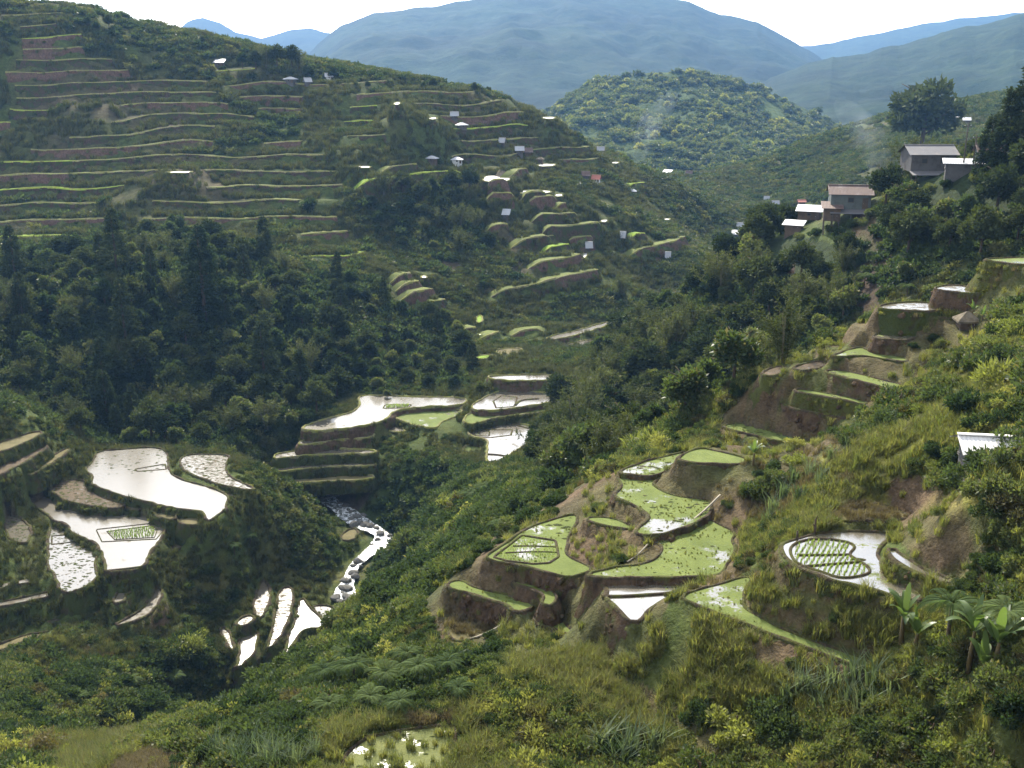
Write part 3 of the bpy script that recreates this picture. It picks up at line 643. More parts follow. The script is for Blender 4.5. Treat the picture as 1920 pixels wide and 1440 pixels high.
M['s_farglare'] = mat_paddy('far_glinting_water', (.30, .30, .28), (.12, .105, .065), .04, rough=.42, scale=.2, ior=3.5)
M['s_rough'] = mat_paddy('muddy_water', MUD, (.105, .085, .055), .45, rough=.2, scale=1.1, ior=1.85, streak=True)
M['s_clods'] = mat_paddy('speckled_water', MUD, (.11, .09, .06), .12, rough=.15, scale=1.6, ior=1.85)
M['s_wet'] = mat_paddy('glinting_water', MUD, (.14, .16, .05), .16, rough=.16, scale=.8, ior=3.0)
M['s_moss'] = mat_paddy('duckweed_water', MUD, (.135, .165, .042), .80, rough=.16, scale=.33, ior=2.4)
M['s_swamp'] = mat_paddy('swamp_water', MUD, (.16, .14, .055), .72, rough=.16, scale=.9, ior=2.4)
M['s_swamp2'] = mat_paddy('weedy_water', MUD, (.15, .16, .055), .84, rough=.16, scale=.7, ior=2.4)
M['s_dry'] = mat_paddy('dry_grass_plot', MUD, (.150, .125, .058), .99, scale=.8)
M['s_stubble'] = mat_paddy('stubble_plot', MUD, (.110, .080, .050), .86, rough=.2, scale=1.5, ior=2.0, streak=True)
M['s_lime'] = mat_paddy('lime_seedling_plot', MUD, (.20, .29, .03), .97, scale=1.2)
M['s_tallgrass'] = mat_paddy('overgrown_plot', MUD, (.13, .15, .035), .99, scale=.8)

def mat_plain(name, c, rough=.8, metal=0.0, spec=.3, stain=None, scale=3.0, amt=.5):
    t = NT(name); tcn = t.n('ShaderNodeTexCoord'); n = t.noise(scale, 6, .65, tcn.outputs['Object'])
    col = t.mix(n, tuple(x * .75 for x in c), tuple(min(1, x * 1.18) for x in c))
    if stain is not None: col = t.mix(t.ramp(t.noise(scale * .5, 5, .7, tcn.outputs['Object']), [(amt - .08, 0.), (amt + .1, 1.)]), col, stain)
    return t.done(t.bsdf(col, rough, spec, t.bump(n, .2, .02), metal))
M['tin'] = mat_plain('zinc_roofing', (.32, .33, .34), .5, .35, .5, (.34, .24, .17), 1.2, .62)
M['tin_white'] = mat_plain('pale_zinc_roofing', (.36, .37, .38), .5, .2, .5, (.5, .45, .38), .9, .70)
M['tin_near'] = mat_plain('cream_roofing', (.62, .60, .56), .7, 0, .2, (.5, .45, .40), .9, .75)
M['tin_rust'] = mat_plain('rusty_roofing', (.125, .085, .070), .7, .1, .3, (.25, .21, .19), .9, .60)
M['tin_dark'] = mat_plain('weathered_grey_roofing', (.15, .145, .145), .6, .1, .3, (.24, .20, .17), .9, .62)
M['tin_red'] = mat_plain('red_roofing', (.40, .15, .10), .6, .1, .3, (.3, .2, .16), .9, .6)
M['h_grey'] = mat_plain('grey_boards', (.105, .10, .095), .9, 0, .15, (.06, .055, .05), 1.5, .55)
M['h_green'] = mat_plain('grey_green_boards', (.115, .13, .12), .9, 0, .15, (.075, .075, .065), 1.2, .6)
M['h_white'] = mat_plain('whitewashed_wall', (.60, .60, .57), .9, 0, .15, (.36, .35, .32), 1.2, .62)
M['h_brown'] = mat_plain('brown_boards', (.13, .095, .065), .9, 0, .15, (.08, .06, .045), 1.5, .5)
M['thatch'] = mat_plain('thatch', (.17, .145, .105), .95, 0, .05, (.10, .085, .06), 4, .5)
M['glass'] = mat_plain('dark_window', (.03, .035, .04), .2, 0, .5)
M['cloth'] = mat_plain('laundry', (.75, .75, .78), .9)
M['cloth_b'] = mat_plain('blue_laundry', (.25, .35, .55), .9)

def mat_river():
    t = NT('white_water'); n = t.noise(1.4, 6, .7, dist=1.0)
    foam = t.bsdf((.80, .82, .82), .6, .3, t.bump(n, .8, .2)); wat = t.bsdf((.10, .11, .09), .12, .5, t.bump(n, .8, .2), ior=2.0)
    return t.done(t.shmix(t.ramp(n, [(.47, 0.), (.58, 1.)]), wat, foam))
M['river'] = mat_river()
def mat_forest(name, c1, c2, sc):
    t = NT(name); n = t.noise(sc, 7, .72); n2 = t.noise(sc * .12, 4, .6)
    c = t.mix(t.ramp(n, [(.32, 0.), (.68, 1.)]), c1, c2); c = t.mix(1.0, c, t.ramp(n2, [(.3, .6), (.7, 1.4)]), 'MULTIPLY')
    return t.done(t.bsdf(c, .95, .05, t.bump(n, 1.0, 6.0)))
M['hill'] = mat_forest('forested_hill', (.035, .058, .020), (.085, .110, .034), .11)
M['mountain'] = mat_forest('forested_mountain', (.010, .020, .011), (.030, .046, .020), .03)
# ---------------------------------------------------------------- the ground sheet
def pix_poly_mask(px, py, poly): return inside(px, py, np.array(poly, float))
PX, PY = project(GX, GY, GZ)
dzr = np.gradient(GZ, axis=0) / np.gradient(RR, axis=0); dza = np.gradient(GZ, axis=1) / (RR * (FA[1] - FA[0]))
SLOPE = np.hypot(dzr, dza)
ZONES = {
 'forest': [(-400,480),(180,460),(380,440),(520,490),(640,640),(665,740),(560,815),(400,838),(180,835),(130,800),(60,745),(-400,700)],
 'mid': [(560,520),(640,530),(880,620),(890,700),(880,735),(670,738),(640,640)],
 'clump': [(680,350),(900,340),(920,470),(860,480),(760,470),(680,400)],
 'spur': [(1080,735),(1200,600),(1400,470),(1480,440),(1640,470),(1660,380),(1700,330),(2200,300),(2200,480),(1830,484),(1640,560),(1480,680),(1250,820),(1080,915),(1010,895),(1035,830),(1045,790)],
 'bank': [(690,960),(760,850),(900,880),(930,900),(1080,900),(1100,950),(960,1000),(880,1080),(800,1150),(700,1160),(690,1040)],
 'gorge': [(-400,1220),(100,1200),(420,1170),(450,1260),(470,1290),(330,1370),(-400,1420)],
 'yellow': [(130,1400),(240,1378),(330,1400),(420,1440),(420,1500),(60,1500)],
 'hutslope': [(1400,960),(1560,840),(1720,700),(2200,640),(2200,980),(1700,960),(1560,945),(1450,1010)],
}
ZONES.update({
 'rbank': [(900,1000),(1090,900),(1160,880),(1250,850),(1400,830),(1430,900),(1400,1000),(1385,1085),(1260,1120),(1200,1240),(1040,1245),(830,1215),(790,1130),(830,1085),(880,1060)],
 'mound': [(1130,1260),(1210,1140),(1330,1125),(1660,1262),(1580,1340),(1350,1350),(1180,1320)],
 'sbank': [(1385,1110),(1470,1060),(1490,1000),(1700,990),(1740,1130),(1720,1210),(1640,1245),(1460,1175)],
 'stair': [(1330,870),(1350,785),(1430,690),(1550,640),(1630,560),(1740,520),(1830,475),(2000,475),(2000,520),(1860,625),(1740,705),(1660,765),(1580,835),(1490,890),(1400,910)],
 'weeds': [(600,1360),(870,1340),(880,1440),(860,1700),(560,1700),(600,1440)],
 'ograss': [(960,1240),(1140,1200),(1160,1290),(1260,1360),(1330,1460),(1240,1460),(1120,1320),(1000,1270)],
})
ZONES['lbank'] = [(-200,1030),(20,1040),(90,1070),(200,1080),(340,1050),(410,1110),(340,1190),(250,1250),(60,1285),(-200,1285)]
ZONES['fgleft'] = [(300,1460),(420,1330),(500,1270),(640,1190),(800,1150),(960,1210),(960,1260),(880,1330),(640,1360),(560,1440),(540,1500)]
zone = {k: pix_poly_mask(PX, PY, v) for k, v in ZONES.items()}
scar = pix_poly_mask(PX, PY, [(1600,395),(1640,400),(1650,440),(1680,500),(1668,560),(1620,610),(1585,560),(1600,480),(1595,430)]) & (RR > 120)
scar |= pix_poly_mask(PX, PY, [(1455,560),(1480,490),(1492,495),(1480,580),(1435,660),(1415,660)]) & (RR > 120)
nse = fbm(GX / 6, GY / 6, 4, 21); nse2 = fbm(GX / 30, GY / 30, 3, 31)
def colmix(a, b, t): return a * (1 - t[..., None]) + b * t[..., None]
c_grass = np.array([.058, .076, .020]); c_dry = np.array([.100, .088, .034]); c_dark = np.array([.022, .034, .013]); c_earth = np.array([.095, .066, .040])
c_red = np.array([.062, .042, .030]); c_yel = np.array([.23, .225, .05])
ALB = colmix(np.broadcast_to(c_grass, GX.shape + (3,)), c_dry, np.clip(nse * 1.2 + nse2 * .5, 0, 1))
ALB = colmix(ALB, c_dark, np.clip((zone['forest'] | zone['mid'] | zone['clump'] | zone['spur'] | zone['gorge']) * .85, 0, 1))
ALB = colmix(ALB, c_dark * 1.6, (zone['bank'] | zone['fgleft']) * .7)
ALB = colmix(ALB, c_yel, zone['yellow'] * .85)
ALB = colmix(ALB, c_yel * .9, zone['hutslope'] * np.clip(.45 + nse2, 0, .8))
steep = np.clip((SLOPE - 1.0) / .8, 0, 1) * (RR < 140)
ALB = colmix(ALB, c_earth, steep * np.clip(.55 + nse, 0, 1))
hillred = (RR > 240) * np.clip(nse2 * 2 - .1, 0, .8); ALB = colmix(ALB, np.array([.075, .055, .036]), hillred)
nearz = RR < 125
for k_ in ('rbank', 'mound', 'sbank', 'stair', 'weeds', 'ograss'): zone[k_] = zone[k_] & nearz
brn = zone['rbank'] | (zone['stair'] & (nse < .12)) | pix_poly_mask(PX, PY, [(1230,900),(1420,830),(1480,850),(1400,960),(1340,985),(1300,940)]) | pix_poly_mask(PX, PY, [(1660,900),(1790,880),(1830,1040),(1760,1080),(1680,1010)])
brn |= pix_poly_mask(PX, PY, [(1320,1150),(1640,1260),(1560,1300),(1430,1260)]) | pix_poly_mask(PX, PY, [(1200,1280),(1330,1360),(1400,1440),(1300,1440),(1180,1310)])
ALB = colmix(ALB, c_earth * 1.15, brn * np.clip(.7 + nse * .8, 0, 1))
ALB = colmix(ALB, c_red, scar * np.clip(.75 + nse * 1.5, 0, 1))
ALB = np.where((INS > -1e8)[..., None], np.array([.09, .075, .05]), ALB)
V = np.stack([GX, GY, GZ], -1).reshape(-1, 3)
idx = np.arange(NL * NA).reshape(NL, NA)
FC = np.stack([idx[:-1, :-1], idx[:-1, 1:], idx[1:, 1:], idx[1:, :-1]], -1).reshape(-1, 4)
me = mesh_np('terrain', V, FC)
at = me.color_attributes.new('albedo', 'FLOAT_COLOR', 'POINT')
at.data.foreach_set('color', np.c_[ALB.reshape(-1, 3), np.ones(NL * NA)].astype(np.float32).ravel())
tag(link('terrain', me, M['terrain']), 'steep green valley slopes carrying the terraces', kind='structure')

# ---------------------------------------------------------------- paddies: surface, bund and earth wall of each
def offset_dirs(p):
    t = np.roll(p, -1, 0) - np.roll(p, 1, 0); t /= np.linalg.norm(t, axis=1, keepdims=True) + 1e-9
    return np.stack([t[:, 1], -t[:, 0]], 1)            # outward for anticlockwise outlines
def ring_mesh(name, rows, closed=True):
    rows = [np.asarray(r) for r in rows]; n = len(rows[0]); v = np.vstack(rows); f = []
    a = np.arange(n if closed else n - 1); b = (a + 1) % n
    for i in range(len(rows) - 1): f.append(np.stack([i * n + a, i * n + b, (i + 1) * n + b, (i + 1) * n + a], 1))
    return mesh_np(name, v, np.vstack(f))
def flat_mesh(name, p, z):
    tris = geometry.tessellate_polygon([[Vector((x, y, 0)) for x, y in p]])
    t = np.array(tris); a = p[t[:, 0]]; b = p[t[:, 1]]; c = p[t[:, 2]]
    cr = (b[:, 0] - a[:, 0]) * (c[:, 1] - a[:, 1]) - (b[:, 1] - a[:, 1]) * (c[:, 0] - a[:, 0])
    t[cr < 0] = t[cr < 0][:, ::-1]
    return mesh_np(name, np.c_[p, np.full(len(p), z)], t, False)
SURF_NAME = dict(water='water', glare='water', farglare='water', wet='water', rough='muddy_water', clods='muddy_water', moss='water_moss', swamp='water_moss', swamp2='water_moss', dry='dry_bed', stubble='stubble_bed', lime='seedling_bed', tallgrass='grass_bed')
PROOT = {}
for key, P in PAD.items():
    z, near = P['z'], P['dist'] < 110
    st = 0.35 if near else 0.9
    p = resample(P['poly'], st); n_ = offset_dirs(p); s = np.arange(len(p)) * st
    wob = vnoise(p[:, 0] * .9, p[:, 1] * .9, 2); p = p + n_ * (wob * (.10 if near else .18))[:, None]
    root = empty('rice_paddy', (*P['cen'], z)); PROOT[key] = root; c = P['cen']
    tag(root, P['label'], 'rice paddy', 'rice paddies')
    q = p - c
    link(SURF_NAME[P['surf']], flat_mesh('surface', q + n_ * .05, 0.0), M['s_' + P['surf']], root)
    bw, bh = P['bund'] * (.8 if near else 1.3), (.10 if near else .22)
    bwv = bw * (1 + .45 * vnoise(p[:, 0] * 1.3, p[:, 1] * 1.3, 14)); bhv = bh * (1 + .6 * vnoise(p[:, 0] * 1.1, p[:, 1] * 1.1, 4))
    def row(off, h): return np.c_[q + n_ * (np.ones(len(q)) * off)[:, None], np.ones(len(q)) * h]
    link('bund', ring_mesh('bund', [row(-.06, -.12), row(.02, bhv * .7), row(bwv * .4, bhv), row(bwv * .8, bhv * .8), row(bwv * 1.15, bhv * .1), row(bwv * 1.2, -.3)]), M['lip_far'] if P['dist'] > 180 else M['bund'], root)
    rows = []; wh = P['wh'] * 1.25; nr = 13; br = P['wall'] == 'brown'; flare = .27 if br else .40; k = 1.0 if near else 1.5
    tv = np.linspace(0, 1, nr)[:, None]; S_, T_ = s[None] / k, tv * wh / k
    gul = np.abs(vnoise(S_ * .55 + 0 * T_, T_ * .18, 6)) * .38 * k + vnoise(S_ * 1.7 + 0 * T_, T_ * 1.2, 8) * .17 * k + vnoise(S_ * 4 + 0 * T_, T_ * 3.5, 9) * .06 * k
    big_ = vnoise(p[:, 0] * .22, p[:, 1] * .22, 11) * .35
    for i in range(nr):
        t = tv[i, 0]; fade = min(1, t * 5)
        off = bwv * 1.05 + t * wh * (flare + big_ * .35) + (.12 * math.sin(math.pi * t) * wh * .4) + (gul[i] - .2) * fade
        rows.append(row(np.maximum(off, bwv * .9), -t * wh + (bhv * .3 if i == 0 else .10 * vnoise(s * 1.3, s * 0 + i, 15))))
    link('earth_wall', ring_mesh('earth_wall', rows), M['wall_' + P['wall']], root)
    P['wallrows'] = np.stack(rows[1:], 0) + np.array([c[0], c[1], z])
def on_pad(key, px, py, dz=0.0):
    p = pix_at_z(px, py, PAD[key]['z']); p[2] += dz; return p

# inner seedling frames: a low mud rim with rows of seedlings inside
def frame_bed(key, outline, rows_dir, spacing, tuft, mat='seedling', rim=.12, fill=1.0, soft=0):
    root = PROOT[key]; base = Vector(root.location); z = PAD[key]['z']
    w = np.array([pix_at_z(px, py, z)[:2] for px, py in outline])
    if area2(w) < 0: w = w[::-1]
    w = resample(chaikin(w, soft), .25 if PAD[key]['dist'] < 110 else .5); n_ = offset_dirs(w); q = w - np.array(base[:2])
    def row(off, h): return np.c_[q + n_ * off, np.full(len(q), h)]
    fr = link('bed_rim', ring_mesh('bed_rim', [row(-rim, -.05), row(-rim * .6, .07), row(rim * .3, .09), row(rim, -.05)]), M['bund'], root)
    if tuft <= 0: return
    mn, mx = w.min(0), w.max(0); c = (mn + mx) / 2; L = np.linalg.norm(mx - mn) / 2
    d = np.array([math.cos(rows_dir), math.sin(rows_dir)]); e = np.array([-d[1], d[0]])
    pts = []
    for a in np.arange(-L, L, spacing):
        for b in np.arange(-L, L, spacing * .45):
            pts.append(c + e * a + d * b + rng.normal(0, spacing * .10, 2))
    pts = np.array(pts); ok = inside(pts[:, 0], pts[:, 1], w) & (seg_dist(pts[:, 0], pts[:, 1], w) > rim * 1.4) & (rng.random(len(pts)) < fill)
    pts = pts[ok]
    vs, fs = [], []
    for k in range(5):
        a = rng.random(len(pts)) * 6.28; ln = tuft * rng.uniform(.6, 1.2, len(pts)); lean = rng.uniform(.1, .6, len(pts)) * tuft
        sx, sy = np.cos(a), np.sin(a); wd = tuft * .16
        b0 = np.c_[pts[:, 0] - sy * wd - base[0], pts[:, 1] + sx * wd - base[1], np.zeros(len(pts))]
        b1 = np.c_[pts[:, 0] + sy * wd - base[0], pts[:, 1] - sx * wd - base[1], np.zeros(len(pts))]
        tp = np.c_[pts[:, 0] + sx * lean - base[0], pts[:, 1] + sy * lean - base[1], ln]
        n0 = sum(len(x) for x in vs); vs.append(np.stack([b0, b1, tp], 1).reshape(-1, 3))
        fs.append(n0 + np.arange(len(pts) * 3).reshape(-1, 3))
    tag(link('seedlings', mesh_np('seedlings', np.vstack(vs), np.vstack(fs), False), M[mat], root), kind='stuff')
frame_bed('R6', [(1480,1024),(1509,1012),(1549,1010),(1593,1017),(1606,1026),(1590,1040),(1606,1049),(1633,1066),(1629,1078),(1576,1086),(1540,1072),(1500,1061),(1484,1046)], R(62), .27, .17, soft=2)
frame_bed('R1', [(925,1045),(978,1004),(1042,1014),(1048,1044),(1030,1056),(1000,1058),(950,1052)], R(12), .42, .15, fill=.8)
frame_bed('L4', [(180,993),(289,981),(308,993),(293,1011),(191,1016)], R(10), .5, .0)
frame_bed('L4', [(200,997),(284,986),(295,993),(290,1008),(215,1012)], R(10), .55, .38, rim=.1)
frame_bed('L5', [(97,1005),(128,1003),(143,1013),(137,1016),(97,1021)], 0, .5, 0, rim=.15)
frame_bed('C4', [(882,806),(961,806),(958,816),(917,821),(881,818)], 0, .9, 0, rim=.25)
frame_bed('C4', [(884,809),(918,809),(917,818),(883,816)], R(5), .9, .25, rim=.2, fill=.4)
frame_bed('C2', [(925,752),(940,742),(970,745),(965,762),(930,765)], 0, .9, .25, rim=.25, fill=.35)
frame_bed('C1', [(718,766),(722,759),(772,759),(765,765)], R(5), .6, .5, rim=.2)
frame_bed('L1', [(252,880),(310,870),(312,880),(258,884)], 0, .9, 0, rim=.2)
# thin banks that split a paddy, and clods
def divider(key, pts, w=.16, h=.12):
    root = PROOT[key]; b = Vector(root.location)
    l = chaikin(np.array([pix_at_z(px, py, PAD[key]['z']) for px, py in pts]), 2, False); l = resample(l, .4 if PAD[key]['dist'] < 110 else 1.0, False)
    t = np.gradient(l[:, :2], axis=0); t /= np.linalg.norm(t, axis=1, keepdims=True); n_ = np.stack([t[:, 1], -t[:, 0]], 1)
    w = w * (1 + .3 * vnoise(np.arange(len(l)) * .6, l[:, 0] * 0 + 3.3, 3))[:, None]
    def row(o, hh): return np.c_[l[:, :2] - np.array(b[:2]) + n_ * w * o, np.full(len(l), hh)]
    link('dividing_bank', ring_mesh('dividing_bank', [row(-1.3, -.08), row(-.7, h * .8), row(0, h), row(.7, h * .8), row(1.3, -.08)], False), M['bund'], root)
divider('R4', [(1128,1119),(1170,1119),(1215,1116),(1275,1112)])
divider('R6', [(1495,1041),(1550,1041),(1592,1040)], .10, .08); divider('R6', [(1510,1062),(1560,1058),(1612,1054)], .10, .08)
divider('R1', [(948,1037),(1000,1034),(1046,1036)], .08, .06); divider('R1', [(962,1024),(1010,1024),(1046,1026)], .08, .06)
divider('R12', [(1005,1172),(1035,1176),(1070,1192)], .1, .08)
divider('C2', [(966,760),(975,750),(1010,748)], .3, .2); divider('C4', [(914,852),(935,853),(950,856)], .25, .2); divider('C4', [(938,786),(975,800),(1008,807)], .3, .2)
divider('L4', [(202,1072),(240,1068),(268,1064)], .25, .3)
def clods(key, n, size, outline=None):
    P = PAD[key]; w = P['poly'] if outline is None else np.array([pix_at_z(px, py, P['z'])[:2] for px, py in outline]); b = P['cen']
    mn, mx = w.min(0), w.max(0); p = mn + rng.random((n * 4, 2)) * (mx - mn); p = p[inside(p[:, 0], p[:, 1], w)][:n]
    vs, fs = [], []
    for i, (x, y) in enumerate(p):
        s = size * rng.uniform(.5, 1.3); m0 = len(vs); a0 = rng.random() * 6
        for j in range(6): vs.append((x - b[0] + math.cos(a0 + j * 1.047) * s * rng.uniform(.7, 1.3), y - b[1] + math.sin(a0 + j * 1.047) * s * .6 * rng.uniform(.7, 1.3), -.02))
        vs.append((x - b[0], y - b[1], s * .2)); fs += [(m0 + j, m0 + (j + 1) % 6, m0 + 6) for j in range(6)]
    tag(link('clods', mesh_np('clods', vs, np.array(fs)), M['wall_moss'], PROOT[key]), kind='stuff')
clods('L5', 260, .32); clods('L6', 90, .3); clods('M4', 40, .3); clods('L1', 60, .35, [(180,850),(300,842),(312,885),(180,890)]); clods('L8', 160, .35); clods('L2', 120, .35)
clods('R2', 45, .28); clods('R3', 16, .22); clods('R1', 12, .35, [(1020,985),(1075,965),(1060,1040),(1048,1000)]); clods('R2t', 14, .3); clods('U1', 30, .22); clods('R13', 25, .18); clods('R6', 2, .35, [(1595,1050),(1640,1040),(1640,1070),(1610,1060)])

# ---------------------------------------------------------------- the stream
rl = resample(rivs, 1.2, False); t_ = np.gradient(rl[:, :2], axis=0); t_ /= np.linalg.norm(t_, axis=1, keepdims=True); nn = np.stack([t_[:, 1], -t_[:, 0]], 1)
wv = 1.05 + .6 * vnoise(np.arange(len(rl)) * .35, rl[:, 0] * 0, 3)
rows = []
for u in np.linspace(-1.25, 1.25, 9):
    xy = rl[:, :2] + nn * (wv * u)[:, None]
    rows.append(np.c_[xy, rl[:, 2] + .06 + .16 * vnoise(xy[:, 0] * 1.1, xy[:, 1] * 1.1, 12) + .08 * vnoise(xy[:, 0] * 3, xy[:, 1] * 3, 13)])
tag(link('stream', ring_mesh('stream', rows, False), M['river']), 'white mountain stream tumbling over rocks', kind='structure')
def rock_mesh(seed):
    bm = bmesh.new(); bmesh.ops.create_icosphere(bm, subdivisions=2, radius=1); r_ = random.Random(seed)
    o = [r_.uniform(-9, 9) for _ in range(3)]
    from mathutils import noise as mn_
    for v in bm.verts: v.co *= 1 + .35 * mn_.noise(v.co * .9 + Vector(o)) + .12 * mn_.noise(v.co * 2.6 + Vector(o))
    m_ = bpy.data.meshes.new('boulder'); bm.to_mesh(m_); bm.free(); m_.materials.append(M['rock']); return m_
rocks = [rock_mesh(i) for i in range(4)]
for i in range(64):
    k = rng.integers(0, len(rl) - 8); sd = rng.uniform(-1.5, 1.5); p = rl[k, :2] + nn[k] * wv[k] * sd; s = rng.uniform(.25, .95)
    o = link('boulder', rocks[i % 4]); o.location = (p[0], p[1], rl[k, 2] + .05); o.scale = (s * rng.uniform(.8, 1.4), s, s * .75); o.rotation_euler = (0, 0, rng.random() * 6)
    tag(o, 'grey boulder in the white stream', 'boulder', 'boulders in the stream')

# ---------------------------------------------------------------- stepped terraces of the far hillsides
LIPS = []
HROWS = []
for xy, z, n_, dz, lip in STEPS:
    LIPS.append(xy); c = np.array([xy[:, 0].mean(), xy[:, 1].mean(), z.mean()]); root = empty('terrace_step', c); s = np.arange(len(xy)) * .4
    def row(o, h): return np.c_[xy + n_ * np.reshape(o, (-1, 1)) * np.ones((len(xy), 1)) - c[:2], z + h - c[2]]
    nr_ = lip == 'n'; k_ = .38 if nr_ else 1.0
    link('bed', ring_mesh('bed', [row(-3.0 * k_, .0), row(-1.5 * k_, .02), row(-.2 * k_, 0)], False), M['s_rough' if z.mean() < -50 else 's_moss'] if nr_ else (M['s_tallgrass'] if lip == 'f' else M['s_lime']), root)
    bz = (.12 + .14 * vnoise(s, s * 0 + c[0], 7)) * (.6 if nr_ else 1); bw = (.17 + .12 * vnoise(s * 1.3, s * 0 + c[1], 7)) * (.7 if nr_ else 1)
    link('grass_lip', ring_mesh('grass_lip', [row(-bw - .1, -.1), row(-bw, bz), row(bw * .8, bz * .8), row(bw + .15, -.35)], False), M['bund'] if nr_ else (M['lip_far'] if lip == 'f' else M['lip_lime']), root)
    rows = []; H = dz * 1.6
    for k in range(8):
        tt = k / 7; dn = (vnoise(s * .9, s * 0 + tt * 2.2 + c[0], 6) * .5 + vnoise(s * 2.6, s * 0 + tt * 5 + c[0], 9) * .25) * min(1, tt * 3) * (.45 if nr_ else 1)
        rows.append(row(.25 * (.6 if nr_ else 1) + tt * H / 1.9 + dn, -.15 * (.4 if nr_ else 1) - tt * H))
    link('earth_wall', ring_mesh('earth_wall', rows, False), M['wall_moss' if z.mean() < -50 else ('wall_brown', 'wall_moss', 'wall_grass')[int(rng.integers(3))]] if nr_ else M['wall_far_b' if rng.random() < .42 else 'wall_far'], root)
    if not nr_: HROWS.append(np.stack(rows[1:6]) + c)
    if nr_:
        ln = float(np.linalg.norm(np.diff(xy, axis=0), axis=1).sum()); size = 'short' if ln < 4 else ('medium' if ln < 9 else 'long')
        if z.mean() < -50:
            tag(root, f"{size} mossy ledge {'low' if z.mean() < -70 else 'high'} on the bank below the left bench paddies", 'terrace', 'ledges below the left bench'); continue
        alt = 'near the foot' if z.mean() < -26 else ('in the middle' if z.mean() < -21 else 'near the top')
        tag(root, f"{size} earth and moss ledge {alt} of the stair of terraces", 'terrace', 'ledges between the stair terraces'); continue
    px, py = project(*c); hl = 'tall hillside' if px < 640 and py < 520 else ('hut dotted hillside' if py < 520 else 'low valley spur')
    ln = float(np.linalg.norm(np.diff(xy, axis=0), axis=1).sum()); size = 'short' if ln < 14 else ('medium' if ln < 32 else ('long' if ln < 60 else 'longest'))
    alt = 'near the foot' if z.mean() < -46 else ('on the lower half' if z.mean() < -30 else ('on the upper half' if z.mean() < -8 else 'near the crest'))
    tag(root, f"{size} terrace step with {'pale grass' if lip == 'f' else 'lime green'} lip {alt} of the {hl}", 'terrace', 'terrace steps on the far hillsides')
# ---------------------------------------------------------------- plants
def unit(v): return v / (np.linalg.norm(v, axis=-1, keepdims=True) + 1e-9)
def rdir(n): return unit(rng.normal(size=(n, 3)))
def leaf_quads(c, u, length, width, fold=.12, up=None):
    """rhombic leaves: base c, direction u, arrays"""
    n = len(c); r = rdir(n) if up is None else up
    w = unit(np.cross(u, r)); nn_ = np.cross(w, u)
    L = np.reshape(length, (-1, 1)) * np.ones((n, 1)); W = np.reshape(width, (-1, 1)) * np.ones((n, 1))
    v = np.stack([c, c + u * L * .45 + w * W * .5 + nn_ * L * fold, c + u * L, c + u * L * .45 - w * W * .5 + nn_ * L * fold], 1).reshape(-1, 3)
    return v, np.arange(n * 4).reshape(-1, 4)
def joinvf(parts):
    vs, fs, n = [], [], 0
    for v, f in parts: vs.append(v); fs.append(f + n); n += len(v)
    return np.vstack(vs), np.vstack(fs)
def lobes_cloud(nl, per, rad, lobe_r, leaf, aspect=.5, flat=.8, seed_up=.35, zmin=0.15, top_bias=.2):
    """clumps of leaves around lobes spread through a dome"""
    parts = []
    for i in range(nl):
        d = rdir(1)[0]; d[2] = abs(d[2]) * 1.0 - top_bias * .3
        c = d * rad * rng.uniform(.35, .95); c[2] = max(c[2] * flat + zmin * rad, zmin * rad * .6)
        lr = lobe_r * rng.uniform(.65, 1.25); o = rdir(per)
        rr = lr * rng.random(per) ** .45
        p = c + o * rr[:, None] * np.array([1, 1, .75])
        u = unit(o * .8 + rdir(per) * .7 + np.array([0, 0, seed_up]))
        ls = leaf * rng.uniform(.6, 1.35, per)
        parts.append(leaf_quads(p, u, ls, ls * aspect))
    return joinvf(parts)
def mk(name, vf, mat, smooth=False):
    m_ = mesh_np(name, vf[0], vf[1], smooth); m_.materials.append(mat); return m_
def trunk_mesh(name, h, r0, r1, mat, limbs=4, spread=.35, start=.35, lean=.06):
    b = MB(); ln = [rng.normal(0, lean) * h, rng.normal(0, lean) * h]
    pts = [(ln[0] * t * t, ln[1] * t * t, h * t - .6 * (t == 0)) for t in (0, .25, .5, .75, 1)]
    b.tube(pts, [r0 * 1.25, r0, r0 * .75 + r1 * .25, r0 * .4 + r1 * .6, r1], 7)
    for i in range(limbs):
        t = rng.uniform(start, .9); a = rng.random() * 6.28; s = h * spread * rng.uniform(.6, 1.1)
        p = np.array([ln[0] * t * t, ln[1] * t * t, h * t])
        q = p + np.array([math.cos(a) * s * .5, math.sin(a) * s * .5, s * .35]); e = p + np.array([math.cos(a) * s, math.sin(a) * s, s * .6])
        b.tube([p, q, e], [r0 * .45, r0 * .3, r0 * .12], 5)
    m_ = b.mesh(name, True); m_.materials.append(mat); return m_

# --- kinds: each is a list of (part name, mesh)
KIND = {}
def shrub_kind(mat, leaf, nl, per, rad=1.0, lobe=.42, aspect=.5, flat=.8):
    return [('stems', trunk_mesh('stems', rad * .7, .05, .02, M['bark'], 5, .5, .1)), ('foliage', mk('foliage', lobes_cloud(nl, per, rad * .85, lobe, leaf, aspect, flat), mat))]
KIND['shrub'] = [shrub_kind(M['shrub'], .13, 15, 190, lobe=.33), shrub_kind(M['shrub_y'], .12, 15, 180, lobe=.32), shrub_kind(M['shrub_d'], .15, 14, 180, lobe=.34), shrub_kind(M['shrub'], .21, 13, 110, aspect=.30, lobe=.36), shrub_kind(M['shrub_y'], .26, 12, 85, aspect=.20, lobe=.45), shrub_kind(M['shrub_b'], .12, 15, 170, lobe=.33)]
KIND['shrub_far'] = [shrub_kind(M['scrub'], .33, 11, 38), shrub_kind(M['shrub_d'], .33, 11, 38), shrub_kind(M['scrub_y_shaded'], .31, 11, 36)]
